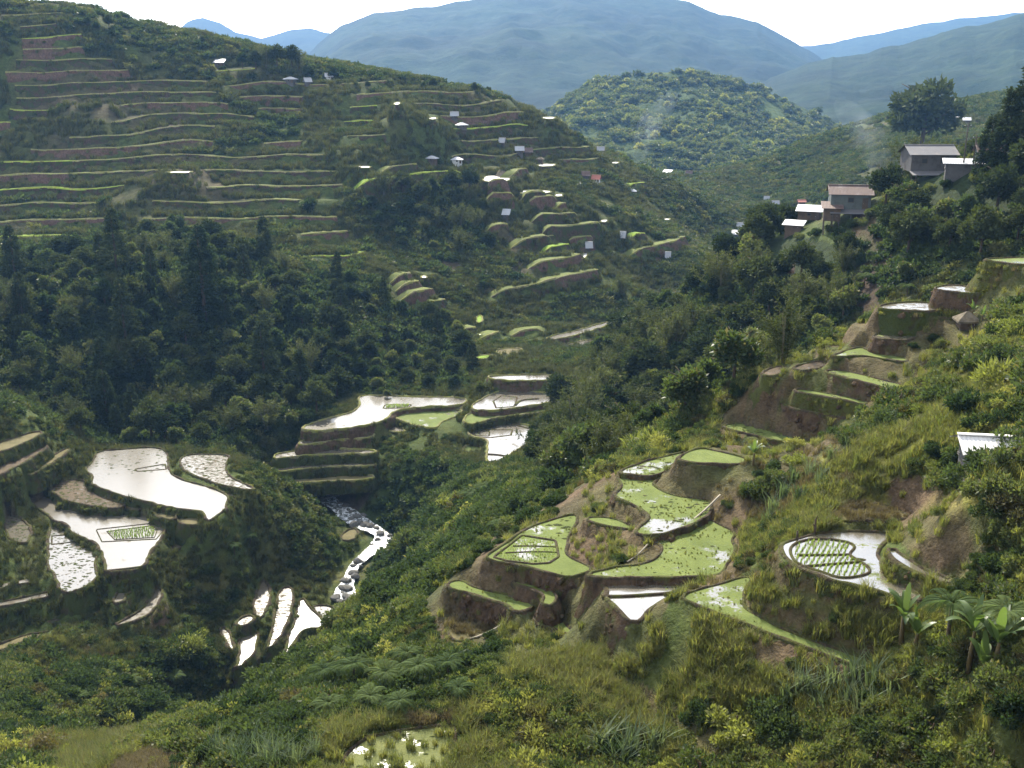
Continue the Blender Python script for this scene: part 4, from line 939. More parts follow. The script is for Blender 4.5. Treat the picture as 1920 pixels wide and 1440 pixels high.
def broad_tree(h, mat, leaf):
    cr = lobes_cloud(38, 100, h * .30, h * .105, leaf, .55, 1.25); v = cr[0]; v[:, 2] += h * .38
    return [('trunk', trunk_mesh('trunk', h * .75, .035 * h * .6, .02 * h * .4, M['bark'], 7, .32, .35)), ('crown', mk('crown', (v, cr[1]), mat))]
KIND['broad'] = [broad_tree(9, M['dark_tree'], .50), broad_tree(8, M['shrub_d'], .48), broad_tree(10, M['dark_tree'], .55), broad_tree(7, M['shrub'], .42)]
def conifer(h):
    parts = []; n = int(h * 2.6)
    for i in range(n):
        t = (i + rng.random()) / n; z = h * (.10 + .88 * t); ln = h * .24 * (1 - t) ** .75 * rng.uniform(.65, 1.15) + .35
        for k in range(rng.integers(4, 7)):
            a = rng.random() * 6.28; m_ = int(9 + ln * 9); s = np.sqrt(rng.random(m_)) * ln
            p = np.c_[np.cos(a) * s, np.sin(a) * s, z - s * .22 + .12 * s * s / ln] + rng.normal(0, .16, (m_, 3))
            u = unit(np.array([math.cos(a), math.sin(a), -.15]) + rdir(m_) * .75)
            parts.append(leaf_quads(p, u, .62 * rng.uniform(.6, 1.2, m_), .22))
    return [('trunk', trunk_mesh('trunk', h * .96, .018 * h, .03, M['bark'], 0, lean=.015)), ('crown', mk('crown', joinvf(parts), M['pine']))]
KIND['conifer'] = [conifer(14), conifer(12), conifer(16)]
def feathery(h, mat):
    parts = []
    for i in range(34):
        a = rng.random() * 6.28; tilt = abs(rng.normal(0, .30)); L = h * rng.uniform(.6, 1.05); m_ = 70
        t = np.sqrt(rng.random(m_)) * .85 + .15
        r_ = np.sin(tilt) * L * t + .10 * L * t ** 3; z = np.cos(tilt) * L * t - .06 * L * t ** 4
        p = np.c_[np.cos(a) * r_, np.sin(a) * r_, z] + rng.normal(0, .22, (m_, 3))
        u = unit(np.array([math.cos(a) * .5, math.sin(a) * .5, .35]) + rdir(m_) * .8)
        parts.append(leaf_quads(p, u, .75 * rng.uniform(.6, 1.2, m_), .13))
    st = MB()
    for i in range(9):
        a = rng.random() * 6.28; tl = abs(rng.normal(0, .22)); L = h * .8
        st.tube([(0, 0, -.5), (math.cos(a) * tl * L * .5, math.sin(a) * tl * L * .5, L * .5), (math.cos(a) * tl * L * 1.1, math.sin(a) * tl * L * 1.1, L)], [.07, .05, .02], 5)
    sm = st.mesh('stems', True); sm.materials.append(M['pale_bark'])
    return [('stems', sm), ('crown', mk('crown', joinvf(parts), mat))]
KIND['feathery'] = [feathery(9, M['feather']), feathery(7.5, M['feather'])]
def frond(L, n=32, wid=.20, droop=1.0):
    """one fern frond along +x, arching, with paired pinnae"""
    t = np.linspace(.06, 1, n); x = L * (t - .22 * droop * t ** 3); z = L * (.42 * t - .62 * droop * t ** 2.2)
    p = np.c_[x, np.zeros(n), z]; tg = unit(np.gradient(p, axis=0)); parts = []
    w = wid * L * np.sin(np.pi * np.clip(t * .92 + .06, 0, 1)) ** .7
    for s in (-1, 1):
        u = unit(np.c_[tg[:, 0] * .35, np.full(n, s * 1.0), tg[:, 2] * .35 - .22])
        parts.append(leaf_quads(p, u, w, L / n * .8, .04, up=np.tile([0, 0, 1.0], (n, 1))))
    rib = MB(); rib.tube([tuple(q) for q in p[::4]] + [tuple(p[-1])], [.018 * L * .6] * len(p[::4]) + [.004], 4)
    parts.append((np.array(rib.v), np.array([f for f in rib.f if len(f) == 4])))
    return joinvf(parts)
def rotz(v, a): c, s = math.cos(a), math.sin(a); return np.c_[v[:, 0] * c - v[:, 1] * s, v[:, 0] * s + v[:, 1] * c, v[:, 2]]
def roty(v, a): c, s = math.cos(a), math.sin(a); return np.c_[v[:, 0] * c + v[:, 2] * s, v[:, 1], -v[:, 0] * s + v[:, 2] * c]
def tree_fern(h, L, nf):
    nf += 4
    parts = []
    for i in range(nf):
        v, f = frond(L * rng.uniform(.8, 1.1), droop=rng.uniform(.7, 1.2)); v = roty(v, rng.uniform(-.35, .25)); v = rotz(v, i * 6.283 / nf + rng.normal(0, .15)); v[:, 2] += h
        parts.append((v, f))
    return [('trunk', trunk_mesh('trunk', h, .11, .09, M['bark'], 0, lean=.05)), ('fronds', mk('fronds', joinvf(parts), M['fern']))]
KIND['fern'] = [tree_fern(2.6, 2.2, 13), tree_fern(1.6, 1.9, 12), tree_fern(.5, 1.4, 11)]
def banana_leaf(L, W, bend, up):
    n = 12; t = np.linspace(0, 1, n); ang = up - bend * t ** 1.4
    dx = np.cos(ang) * L / n; dz = np.sin(ang) * L / n; x = np.cumsum(dx); z = np.cumsum(dz)
    w = W * np.clip(np.sin(np.pi * np.clip(t * .95 + .03, 0, 1)) ** .55, .05, 1); w[0] = w[1] = .03
    lift = .12 * w
    l = np.c_[x, w * .5 * rng.uniform(.85, 1.05, n), z + lift]; m_ = np.c_[x, 0 * x, z]; r_ = np.c_[x, -w * .5 * rng.uniform(.85, 1.05, n), z + lift]
    v = np.vstack([l, m_, r_]); f = [(i, i + 1, n + i + 1, n + i) for i in range(n - 1)] + [(n + i, n + i + 1, 2 * n + i + 1, 2 * n + i) for i in range(n - 1)]
    return v, np.array(f)
def banana(h, nl, L):
    st = MB(); st.tube([(0, 0, -.3), (.03, .02, h * .5), (.06, .0, h)], [.14, .11, .07], 8); sm = st.mesh('stem', True); sm.materials.append(M['stem'])
    out = [('stem', sm)]
    for i in range(nl):
        up = rng.uniform(.75, 1.5) if i < nl - 1 else 1.5; v, f = banana_leaf(L * rng.uniform(.75, 1.1), .40 * rng.uniform(.8, 1.1), rng.uniform(.5, 1.9) if i < nl - 1 else .25, up)
        v = rotz(v, i * 2.4 + rng.normal(0, .2)); v[:, 2] += h - .1; out.append(('leaf', mk('leaf', (v, f), M['banana'], True)))
    return out
KIND['banana'] = [banana(2.2, 9, 2.0), banana(1.5, 8, 1.7), banana(.9, 7, 1.6)]
def tuft(n, h, w, spread, mat, name):
    a = rng.random(n) * 6.28; r_ = spread * np.sqrt(rng.random(n)) * .5; b = np.c_[np.cos(a) * r_, np.sin(a) * r_, np.full(n, -.06)]
    a2 = rng.random(n) * 6.28; ln = h * rng.uniform(.5, 1.2, n); le = ln * rng.uniform(.15, .75, n)
    s = np.c_[-np.sin(a2), np.cos(a2), np.zeros(n)] * w * .5; mid = b + np.c_[np.cos(a2) * le * .35, np.sin(a2) * le * .35, ln * .62]; tp = b + np.c_[np.cos(a2) * le, np.sin(a2) * le, ln * .92]
    v = np.stack([b - s, b + s, mid + s * .8, mid - s * .8, tp + s * .1, tp - s * .1], 1).reshape(-1, 3)
    i = np.arange(n)[:, None] * 6; f = np.vstack([i + np.array([[0, 1, 2, 3]]), i + np.array([[3, 2, 4, 5]])])
    return mk(name, (v, f), mat)
KIND['reed'] = [[('blades', tuft(70, 2.0, .07, .9, M['reed'], 'blades'))], [('blades', tuft(60, 1.5, .075, .8, M['reed'], 'blades'))]]
KIND['tussock'] = [[('blades', tuft(60, .55, .035, .5, M['grass'], 'blades'))], [('blades', tuft(50, .5, .035, .55, M['dry_grass'], 'blades'))], [('blades', tuft(60, .8, .04, .7, M['grass'], 'blades'))]]
KIND['canopy'] = [shrub_kind(M['shrub'], .36, 10, 34), shrub_kind(M['shrub_y'], .36, 10, 34)]
def clod_kind():
    bm = bmesh.new(); bmesh.ops.create_icosphere(bm, subdivisions=2, radius=1)
    for v in bm.verts: v.co *= 1 + .45 * float(vnoise(np.array([v.co.x * 2.3 + 3]), np.array([v.co.y * 2.3 + v.co.z * 3.1]), 33)[0])
    m_ = bpy.data.meshes.new('lump'); bm.to_mesh(m_); bm.free(); m_.materials.append(M['wall_brown']); return [('blades', m_)]
KIND['clod'] = [clod_kind()]
KIND['tussock_far'] = [[('blades', tuft(45, .6, .05, .6, M['far_grass_shaded'], 'blades'))]]
KIND['bronze'] = [[('stems', trunk_mesh('stems', 3.2, .05, .02, M['bark'], 9, .45, .1)), ('foliage', mk('foliage', (lambda q: (q[0] * np.array([1, 1, 1.3]) + np.array([0, 0, 1.2]), q[1]))(lobes_cloud(30, 34, 1.7, .5, .2, .6, 1.0)), M['bronze']))]]
NAMES = dict(shrub='shrub', shrub_far='shrub', broad='broadleaf_tree', conifer='conifer_tree', feathery='feathery_tree', fern='tree_fern', banana='banana_plant', reed='cane_clump', tussock='grass_tussock', tussock_far='grass_tussock', canopy='bushy_tree', clod='earth_clod', bronze='bronze_shrub')
CATS = dict(shrub='shrub', shrub_far='shrub', broad='tree', conifer='tree', feathery='tree', fern='tree fern', banana='banana plant', reed='cane', tussock='grass', tussock_far='grass', canopy='tree', clod='clod', bronze='shrub')
SRC = {}
def plant(kind, var, loc, s, rz, label, group):
    root = empty(NAMES[kind], loc, rz); root.scale = (s * rng.uniform(.9, 1.1), s * rng.uniform(.9, 1.1), s)
    for nm, m_ in KIND[kind][var]:
        o = bpy.data.objects.new('lump' if kind == 'clod' else nm, m_); COL.objects.link(o); o.parent = root
        if nm in ('foliage', 'crown', 'fronds', 'blades'): SRC.setdefault((kind, var), o)
    tag(root, label, CATS[kind], group); return root

# --- what can be seen (with some room to spare), so hidden slopes stay bare
HZ = np.maximum.accumulate(GZ / RR, axis=0)
def seen(x, y, h):
    i, j = fij(x, y); return (ground(x, y) + h) / np.hypot(x, y) >= bil(HZ, np.clip(i - 1, 0, None), j) - .004
LD = np.full(GZ.shape, 99.)
for xy in LIPS:
    mn, mx = xy.min(0) - 6, xy.max(0) + 6
    sel = np.nonzero((GX > mn[0]) & (GX < mx[0]) & (GY > mn[1]) & (GY < mx[1]) & (RR > 200))
    if len(sel[0]): LD[sel] = np.minimum(LD[sel], seg_dist(GX[sel], GY[sel], xy[::3] if len(xy) > 9 else xy, False))
tall = inside(PX, PY, np.array([(-400,70),(260,90),(420,190),(660,300),(640,480),(380,440),(-400,470)], float)) & (RR > 240)
zone['tall'] = tall; zone['ridge'] = inside(PX, PY, np.array([(480,130),(900,170),(1060,240),(1200,330),(1330,410),(1180,560),(1000,600),(900,560),(760,440),(690,330)], float)) & (RR > 240) & ~zone['clump']
GPD = np.minimum(PD, 1e3)
def clear_of(x, y): return bil(GPD, *fij(x, y))
zmask = {k: v.astype(float) for k, v in zone.items()}; zmask['scar'] = scar.astype(float); zmask['brn'] = brn.astype(float); SLP = SLOPE
def zn(k, x, y): return bil(zmask[k], *fij(x, y)) > .5
def sample(n, r0, r1, a0=-29, a1=29, power=0.0):
    a = np.radians(rng.uniform(a0, a1, n)); l = np.log(r0) + rng.random(n) * (np.log(r1) - np.log(r0))
    if power: l = np.log((r0 ** power + rng.random(n) * (r1 ** power - r0 ** power)) ** (1 / power))
    r_ = np.exp(l); return r_ * np.sin(a), r_ * np.cos(a)
def thin(x, y, d, order=None):
    """drop points closer than d (array) to one kept before"""
    keep = []; cell = {}; cs = float(np.max(d)); idx_ = np.argsort(rng.random(len(x))) if order is None else order
    for i in idx_:
        cx, cy_ = int(x[i] // cs), int(y[i] // cs); ok = True
        for ax in (-1, 0, 1):
            for ay in (-1, 0, 1):
                for q in cell.get((cx + ax, cy_ + ay), ()):
                    if (x[q] - x[i]) ** 2 + (y[q] - y[i]) ** 2 < d[i] ** 2: ok = False; break
                if not ok: break
            if not ok: break
        if ok: keep.append(i); cell.setdefault((cx, cy_), []).append(i)
    return np.array(keep, int)
BUILT = []      # (x, y, radius) kept free for houses and placed plants
STUFF = {}      # (kind, var) -> list of (x, y, z, scale, rot)
def free(x, y):
    ok = np.ones(len(x), bool)
    for bx, by, br in BUILT: ok &= (x - bx) ** 2 + (y - by) ** 2 > br * br
    return ok
def more(kind, var, x, y, s, sink=.1):
    z = ground(x, y) - sink * s
    STUFF.setdefault((kind, var), []).append(np.c_[x, y, z, s, rng.random(len(x)) * 6.283])
# ---------------------------------------------------------------- buildings
def corrugated(b, w, dpt, z0, z1, y0, y1, step=.22):
    """ridged sheet from (y0,z0) to (y1,z1), along x, with thickness"""
    n = max(4, int(w / step)) * 2; v = []
    for i in range(n + 1):
        x = -w / 2 + w * i / n; o = .012 if i % 2 else -.012
        v += [(x, y0, z0 + o), (x, y1, z1 + o), (x, y0, z0 + o - .06), (x, y1, z1 + o - .06)]
    f = []
    for i in range(n):
        a, c = i * 4, i * 4 + 4; f += [(a, a + 1, c + 1, c), (a + 2, c + 2, c + 3, a + 3), (a, c, c + 2, a + 2), (a + 1, a + 3, c + 3, c + 1)]
    b.add(v, f)
def house(p, w, d, h, rz, roof, rmat, wmat, label, cat='house', group='village houses', rise=.9, stilt=0.0, over=.45, wins=2, door=True, annex=False, sc=1.0, down=3.0, name='village_house'):
    root = empty(name, p, rz); root.scale = (sc,) * 3; tag(root, label, cat, group)
    b = MB(); z0 = stilt
    if roof == 'gable':
        b.box((0, 0, z0 + h / 2), (w, d, h)); hw = w / 2
        b.add([(-hw, -d/2, z0+h), (-hw, d/2, z0+h), (-hw, 0, z0+h+rise*.92), (hw, -d/2, z0+h), (hw, d/2, z0+h), (hw, 0, z0+h+rise*.92)], [(0, 2, 1), (3, 4, 5)])
    elif roof == 'shed':
        b.add([(-w/2,-d/2,z0),(w/2,-d/2,z0),(w/2,d/2,z0),(-w/2,d/2,z0),(-w/2,-d/2,z0+h),(w/2,-d/2,z0+h),(w/2,d/2,z0+h+rise),(-w/2,d/2,z0+h+rise)], [(0,1,5,4),(1,2,6,5),(2,3,7,6),(3,0,4,7),(4,5,6,7)])
    else: b.box((0, 0, z0 + h / 2), (w, d, h))
    b.box((0, 0, z0 - .08), (w + .1, d + .1, .16))
    if stilt <= 0: b.box((0, 0, -down / 2 - .17), (w * .98, d * .98, down))
    wall = b.build('wall', M[wmat], root)
    if w > 2.5:
        for i in range(int(w / .45)):                # upright boards on the front
            x = -w / 2 + .45 * (i + .5)
            bb = MB(); bb.box((x, -d / 2 - .012, z0 + h * .5), (.40, .024, h * .98)); bb.build('board', M[wmat], wall)
    rb = MB()
    if roof == 'gable':
        s = rise / (d / 2); e = d / 2 + over
        corrugated(rb, w + over * 2, d, z0 + h - over * s + .06, z0 + h + rise + .08, -e, .02); corrugated(rb, w + over * 2, d, z0 + h - over * s + .06, z0 + h + rise + .08, e, -.02)
        rb.box((0, 0, z0 + h + rise + .13), (w + over * 2, .3, .06))
    elif roof == 'shed':
        s = rise / d; corrugated(rb, w + over * 2, d, z0 + h - over * s + .08, z0 + h + rise + over * s + .08, -d / 2 - over, d / 2 + over)
    elif roof == 'hip' or roof == 'thatch':
        e, f_ = w / 2 + over, d / 2 + over; rl_ = max(.05, (w - d) / 2 * .8 if roof == 'hip' else .08); zz = z0 + h - .12
        rb.add([(-e,-f_,zz),(e,-f_,zz),(e,f_,zz),(-e,f_,zz),(-rl_,0,zz+rise),(rl_,0,zz+rise),(-e,-f_,zz-.14),(e,-f_,zz-.14),(e,f_,zz-.14),(-e,f_,zz-.14)],
               [(0,1,5,4),(1,2,5),(2,3,4,5),(3,0,4),(0,6,7,1),(1,7,8,2),(2,8,9,3),(3,9,6,0),(6,9,8,7)])
    rb.build('roof', M[rmat], root)
    for i in range(wins):
        x = -w / 2 + w * (i + .7) / (wins + .4); fz = z0 + h * .58
        fb = MB(); fw, fh = min(.9, w * .16), h * .30
        for sx in (-1, 1): fb.box((x + sx * fw / 2, -d / 2 - .05, fz), (.09, .1, fh + .18))
        for sz in (-1, 1): fb.box((x, -d / 2 - .05, fz + sz * fh / 2), (fw - .09, .08, .09))
        wf = fb.build('window', M['timber'], root); pb = MB(); pb.box((x, -d / 2 - .035, fz), (fw - .1, .03, fh - .1)); pb.build('pane', M['glass'], wf)
    if door:
        db = MB(); db.box((w * .36, -d / 2 - .05, z0 + h * .36), (min(.9, w * .22), .08, h * .72)); dd = db.build('door', M['h_brown'], root)
        hb_ = MB(); hb_.box((w * .36 - .3 * min(1, w * .2), -d / 2 - .11, z0 + h * .36), (.05, .04, .14)); hb_.build('handle', M['tin'], dd)
    if stilt > 0:
        for sx in (-1, 1):
            for sy in (-1, 1):
                sb = MB(); sb.tube([(sx * w * .44, sy * d * .42, -down), (sx * w * .44, sy * d * .42, z0)], .10, 6); sb.build('post', M['timber'], root)
    if annex:
        ab = MB(); corrugated(ab, w * 1.05, 2.0, z0 - .55, z0 - .05, -d / 2 - 1.9, -d / 2 - .03); ab.build('lean_to_roof', M['tin_dark'], root)
        for sx in (-.45, 0, .45):
            sb = MB(); sb.tube([(sx * w, -d / 2 - 1.7, -4.5), (sx * w, -d / 2 - 1.7, z0 - .55)], .07, 6); sb.build('post', M['timber'], root)
    return root
def gp(px, py, rmin=10., lift=0.0): q = hit(px, py, rmin); q[2] += lift; return q
face = lambda p: -math.atan2(p[0], p[1])          # turns a front towards the viewer's side of the valley
# huts on the wooded spur
for (px, py, w, d, h, t, roof, rm, wm, rise, st, ann, wins, lab) in [
  (1590,402,7.6,5.5,3.0,.12,'gable','tin_rust','h_green',1.3,.6,True,1,'grey green house with rust brown gable roof above the red scar'),
  (1517,420,4.6,3.2,1.7,-.1,'shed','tin','h_brown',.7,.3,False,1,'low shed with rust striped zinc roof left of the grey green house'),
  (1557,428,3.2,2.8,2.4,.05,'shed','tin_rust','h_brown',.7,1.2,False,1,'dark board hut on stilts below the grey green house'),
  (1488,437,3.4,2.2,.8,-.2,'shed','tin','h_brown',.5,.0,False,0,'pale zinc lean-to lowest of the spur huts'),
  (1502,388,3.0,2.6,1.6,.3,'gable','tin_red','h_brown',.7,.0,False,1,'small reddish roofed hut behind the low shed'),
  (1736,332,8.6,6.5,3.2,.35,'gable','tin_dark','h_grey',1.4,.8,True,2,'large weathered grey house with dark gable roof'),
  (1728,304,4.0,3.0,1.2,.1,'shed','tin_white','h_white',2.6,.6,False,0,'hut with steep white sheet roof behind the dark gabled house'),
  (1832,292,6.0,4.0,1.6,-.2,'shed','tin_white','h_grey',.9,.3,False,1,'hut with broad white roof beneath the utility poles'),
  (1852,316,4.2,3.2,2.0,.25,'gable','tin_rust','h_green',1.0,.4,False,1,'small hut with streaked brown roof beside the steep wood'),
  (1806,326,6.5,2.2,.9,.1,'shed','tin','h_grey',.5,.0,False,0,'long low zinc lean-to right of the dark gabled house'),
  (1790,312,5.0,3.5,1.6,.2,'gable','tin_dark','h_grey',.8,.2,False,1,'low grey annex joined to the dark gabled house')]:
    p = gp(px, py, 120, .9); BUILT.append((p[0], p[1], 6.0)); BUILT.append((p[0] * .955, p[1] * .955, 5.5)); house(p, w * .84, d * .84, h * .84, face(p) + t, roof, rm, wm, lab, rise=rise * .84, stilt=st * .5, annex=ann, wins=wins, group='houses on the wooded spur')
for px, py, h, lab in ((1804,330,8.0,'taller utility pole among the spur huts'),(1823,322,5.6,'shorter utility pole among the spur huts')):
    p = gp(px, py, 120); root = empty('utility_pole', p); tag(root, lab, 'pole', 'utility poles')
    b = MB(); b.tube([(0, 0, -.5), (0, 0, h * .6), (.03, 0, h)], [.14, .11, .08], 8); b.build('mast', M['timber'], root, True)
    b = MB(); b.box((0, 0, h - .5), (1.1, .09, .1)); ca = b.build('crossarm', M['timber'], root)
    for sx in (-.45, .45): b = MB(); b.tube([(sx, 0, h - .45), (sx, 0, h - .3)], [.05, .03], 6); b.build('insulator', M['h_white'], ca)
p = gp(1672, 334, 120, .2); root = empty('clothes_line', p, face(p)); tag(root, 'washing hung on a line beside the dark gabled house', 'clothes line')
for sx in (-1.4, 1.4): b = MB(); b.tube([(sx, 0, -1), (sx, 0, 1.9)], .04, 6); b.build('post', M['timber'], root)
b = MB(); b.tube([(-1.4, 0, 1.85), (0, 0, 1.75), (1.4, 0, 1.85)], .015, 4); b.build('line', M['timber'], root)
for i, x in enumerate((-1.0, -.5, 0.05, .5, 1.0)):
    b = MB(); hh = .9 + .3 * (i % 2); b.add([(x - .22, .0, 1.78), (x + .22, .0, 1.78), (x + .2, .06, 1.78 - hh), (x - .2, -.05, 1.78 - hh), (x - .22, .02, 1.78), (x + .22, .02, 1.78), (x + .2, .08, 1.78 - hh), (x - .2, -.03, 1.78 - hh)], [(0, 1, 2, 3), (4, 7, 6, 5), (0, 3, 7, 4), (1, 5, 6, 2), (3, 2, 6, 7), (0, 4, 5, 1)])
    o = b.build('garment', M['cloth' if i != 2 else 'cloth_b'], None); o.parent = root
# near hut and thatched hut
p = gp(1868, 868, 35, .2); BUILT.append((p[0], p[1], 2.2))
house(p, 3.5, 2.2, .85, face(p) + .3, 'gable', 'tin_near', 'h_grey', 'near hut with pale sheet roof half hidden by shrubs', rise=.42, over=.45, wins=1, name='village_hut', cat='hut', group='huts')
p = gp(1812, 612, 60, .1); BUILT.append((p[0], p[1], 1.6))
house(p, 1.3, 1.2, .6, face(p) + .3, 'thatch', 'thatch', 'h_brown', 'tiny thatched hut beside the banana plants', rise=.7, over=.3, wins=0, name='village_hut', cat='hut', group='huts')
# houses scattered over the far hillsides: (x, y, width px, roof, label)
FARH = [
 (545,157,26,'hip','tin_white','h_grey','white roofed hut under the ridge line trees'),(577,160,14,'gable','tin','h_grey','small hut next to the white roofed one under the ridge trees'),(617,151,16,'gable','tin_white','h_white','white roofed hut at the end of the ridge trees'),
 (412,126,22,'shed','tin','h_grey','lone pale roofed hut on a ridge terrace'),(866,243,22,'hip','tin_white','h_grey','white hip roofed hut alone below the rounded ridge'),(852,224,16,'gable','tin','h_grey','hut beside the tiny paddies near the ridge top'),
 (810,306,24,'hip','tin','h_brown','brown walled hut with pale roof, one of a pair'),(857,308,26,'hip','tin_white','h_white','white walled hut with pale hip roof, other of the pair'),(942,273,12,'gable','tin','h_grey','tiny hut in the upper bushes of the ridge hillside'),
 (974,289,18,'gable','tin_white','h_grey','white roofed hut above the glinting paddies'),(990,292,18,'gable','tin_rust','h_brown','rusty roofed hut touching the white roofed one'),(1013,307,13,'thatch','thatch','h_brown','thatched hut at the end of a glinting paddy'),
 (949,411,14,'shed','tin_white','h_grey','small hut with steep pale sheet roof below the brown walls'),(1098,336,16,'gable','tin_rust','h_grey','brown roofed hut in a clump of bushes'),(1118,343,18,'gable','tin_red','h_white','red roofed white hut in a clump of bushes'),
 (1126,288,14,'gable','tin','h_grey','hut under the trees at the ridge end'),(1158,290,14,'gable','tin_rust','h_grey','rusty hut under the trees at the ridge end'),(1186,367,14,'hip','tin','h_brown','low hut on the far lower terraces'),
 (1226,318,12,'gable','tin_white','h_white','white hut at the head of the village row'),(1235,325,16,'gable','tin','h_grey','second hut of the village row'),(1251,329,20,'shed','tin_white','h_grey','wide white roofed hut of the village row'),(1270,322,18,'gable','tin_red','h_white','orange red roofed house of the village row'),(1292,330,14,'gable','tin_rust','h_grey','last rusty hut of the village row'),
 (1104,470,12,'gable','tin','h_grey','dark hut at the end of the curved glinting paddy'),(1388,430,15,'gable','tin_white','h_white','white hut on the floor of the upper valley'),(1378,446,14,'shed','tin','h_grey','grey shed below the white hut of the upper valley'),
 (1437,379,10,'gable','tin_white','h_white','white roofed hut across the upper valley'),(1453,388,16,'gable','tin','h_grey','long pale hut across the upper valley'),(1252,488,8,'gable','tin','h_grey','tiny pale shed on the lower far slope'),(1168,450,10,'gable','tin','h_grey','little hut above the feathery tree'),
 (1853,166,42,'gable','tin_white','h_white','long white roofed building high on the right hill'),(1888,166,22,'gable','tin_white','h_white','white building next to the long one on the right hill'),(1913,164,24,'gable','tin','h_white','two coloured building at the end of the right hill row'),
 (1648,208,34,'gable','tin_white','h_white','long pale building among trees across the valley'),(1617,211,14,'shed','tin_white','h_grey','small white hut beside the long pale building'),(1697,202,22,'gable','tin_red','h_white','pinkish roofed house beside the big dark tree'),
 (1774,218,18,'gable','tin_white','h_white','white hut right of the big dark tree'),(1790,226,26,'shed','tin','h_grey','wide zinc roofed hut right of the big dark tree'),(1812,232,16,'shed','tin_white','h_grey','last pale hut right of the big dark tree')]
for px, py, wp, roof, rm, wm, lab in FARH:
    q = hit(px, py, 230)
    if q is None: continue
    w = wp * q[1] / F * .68; w = min(w, 14); hh = max(1.4, w * .32); BUILT.append((q[0], q[1], w * .9))
    house((q[0], q[1], q[2] + .3), w, w * .7, hh, face(q) + rng.normal(0, .25), roof, rm, wm, lab, rise=max(.8, w * .22), over=.5, wins=1 if w < 7 else 3, group='huts on the far hillsides', down=4)
# ---------------------------------------------------------------- small things
def pole(a, b_, r, label, mat='bamboo', name='bamboo_pole', cat='pole'):
    m_ = MB(); a = np.array(a); b_ = np.array(b_); n = 9
    pts = [tuple(a + (b_ - a) * t + np.array([0, 0, -.12 * math.sin(math.pi * t)])) for t in np.linspace(0, 1, n)]
    m_.tube(pts, [r * (1.08 if i % 2 else .95) for i in range(n)], 7); tag(m_.build(name, M[mat], None, True), label, cat, 'bamboo poles'); 
pole(on_pad('R3', 1287, 990, .25), gp(1350, 934, 50, .25), .07, 'pale bamboo pipe leaning from the green paddy up the brown bank')
pole(gp(1176, 1056, 40, .1), on_pad('R3', 1214, 1026, .2), .05, 'short pale bamboo pole lying on the brown slope')
pole(gp(878, 1203, 50, .15), gp(945, 1173, 50, .15), .07, 'bamboo pipe beside the small pale plot')
for px, py, hgt, lab in ((1494, 1012, .55, 'short dark post on the rim of the seedling paddy'), (1527, 1002, .95, 'forked dark post on the rim of the seedling paddy')):
    q = on_pad('R6', px, py, 0); root = empty('wooden_post', q); tag(root, lab, 'post', 'posts on the seedling paddy rim')
    b = MB(); b.tube([(0, 0, -.3), (.02, 0, hgt * .5), (.0, .02, hgt)], [.08, .07, .05], 7); b.build('stake', M['bark'], root, True)
    if hgt > .6: b = MB(); b.tube([(.02, 0, hgt * .45), (-.12, 0, hgt * .7)], [.05, .03], 6); b.tube([(0, .02, hgt * .9), (.1, .02, hgt * 1.25)], [.045, .02], 6); b.build('branch', M['bark'], root, True)
a = gp(596, 950, 120, 1.1); b_ = gp(656, 934, 120, 1.1); root = empty('footbridge', (a + b_) / 2); tag(root, 'narrow timber footbridge above the white stream', 'footbridge')
dv = Vector(b_ - a); L = dv.length * 1.15; ang = math.atan2(dv.y, dv.x); root.rotation_euler = (0, 0, ang); tl = dv.z / max(.1, L)
for sy in (-.4, .4): b = MB(); b.tube([(-L / 2, sy, -tl * L / 2), (0, sy, .1), (L / 2, sy, tl * L / 2)], .10, 6); b.build('beam', M['timber'], root)
for i in range(int(L / .45)):
    x = -L / 2 + .45 * (i + .5); b = MB(); b.box((x, 0, .17 + tl * x), (.36, 1.0, .06)); b.build('plank', M['bamboo'], root)
# ---------------------------------------------------------------- placed plants
def place_at(kind, var, px, py, hpx, href, label, group, rmin=10.0, sink=.15):
    """base at a picture point on the ground; hpx the plant's height in the picture"""
    p = hit(px, py, rmin)
    if p is None: return None
    s = hpx * p[1] / F * 1.03 / href
    BUILT.append((p[0], p[1], .6 * s)); return plant(kind, var, (p[0], p[1], ground(p[0], p[1]) - sink), s, rng.random() * 6.28, label, group)
HREF = dict(broad=9.0, conifer=14.0, feathery=9.0)
plant_spots = [
 ('banana',0,1815,1262,180,3.9,'tall banana plant among tree ferns on the near slope'),('banana',1,1862,1268,180,3.2,'banana plant with upright bright leaf beside the tallest one'),('banana',2,1840,1275,120,2.5,'low banana sucker at the foot of the tall banana plants'),
 ('banana',1,1690,1205,140,3.2,'banana plant in front of the glinting seedling paddy'),('banana',2,1716,1215,105,2.5,'young banana plant beside the one before the seedling paddy'),('banana',1,1412,872,60,3.2,'banana plant below the green strip terrace'),
 ('banana',1,1822,596,40,3.2,'banana plant next to the thatched hut'),('banana',2,1842,600,34,2.5,'small banana plant behind the thatched hut'),
 ('fern',0,1775,1215,165,4.0,'large arching tree fern beside the banana plants'),('fern',0,1880,1220,150,4.0,'second arching tree fern beside the banana plants'),
]
for k, v, px, py, hp, hr, lab in plant_spots: place_at(k, v, px, py, hp, hr, lab, CATS[k] + 's')
for px, py, hp, v in [(610,1300,95,0),(665,1290,95,0),(725,1310,105,0),(785,1295,100,0),(840,1280,85,0),(695,1335,80,1),(650,1255,70,1),(765,1250,70,1),(580,1335,70,1),(860,1315,70,1),(750,1340,75,1),(620,1345,75,1)]:
    place_at('fern', v, px, py, hp, 4.0 if v == 0 else 2.9, 'tree fern in the grove above the swampy paddy', 'tree ferns above the swampy paddy')
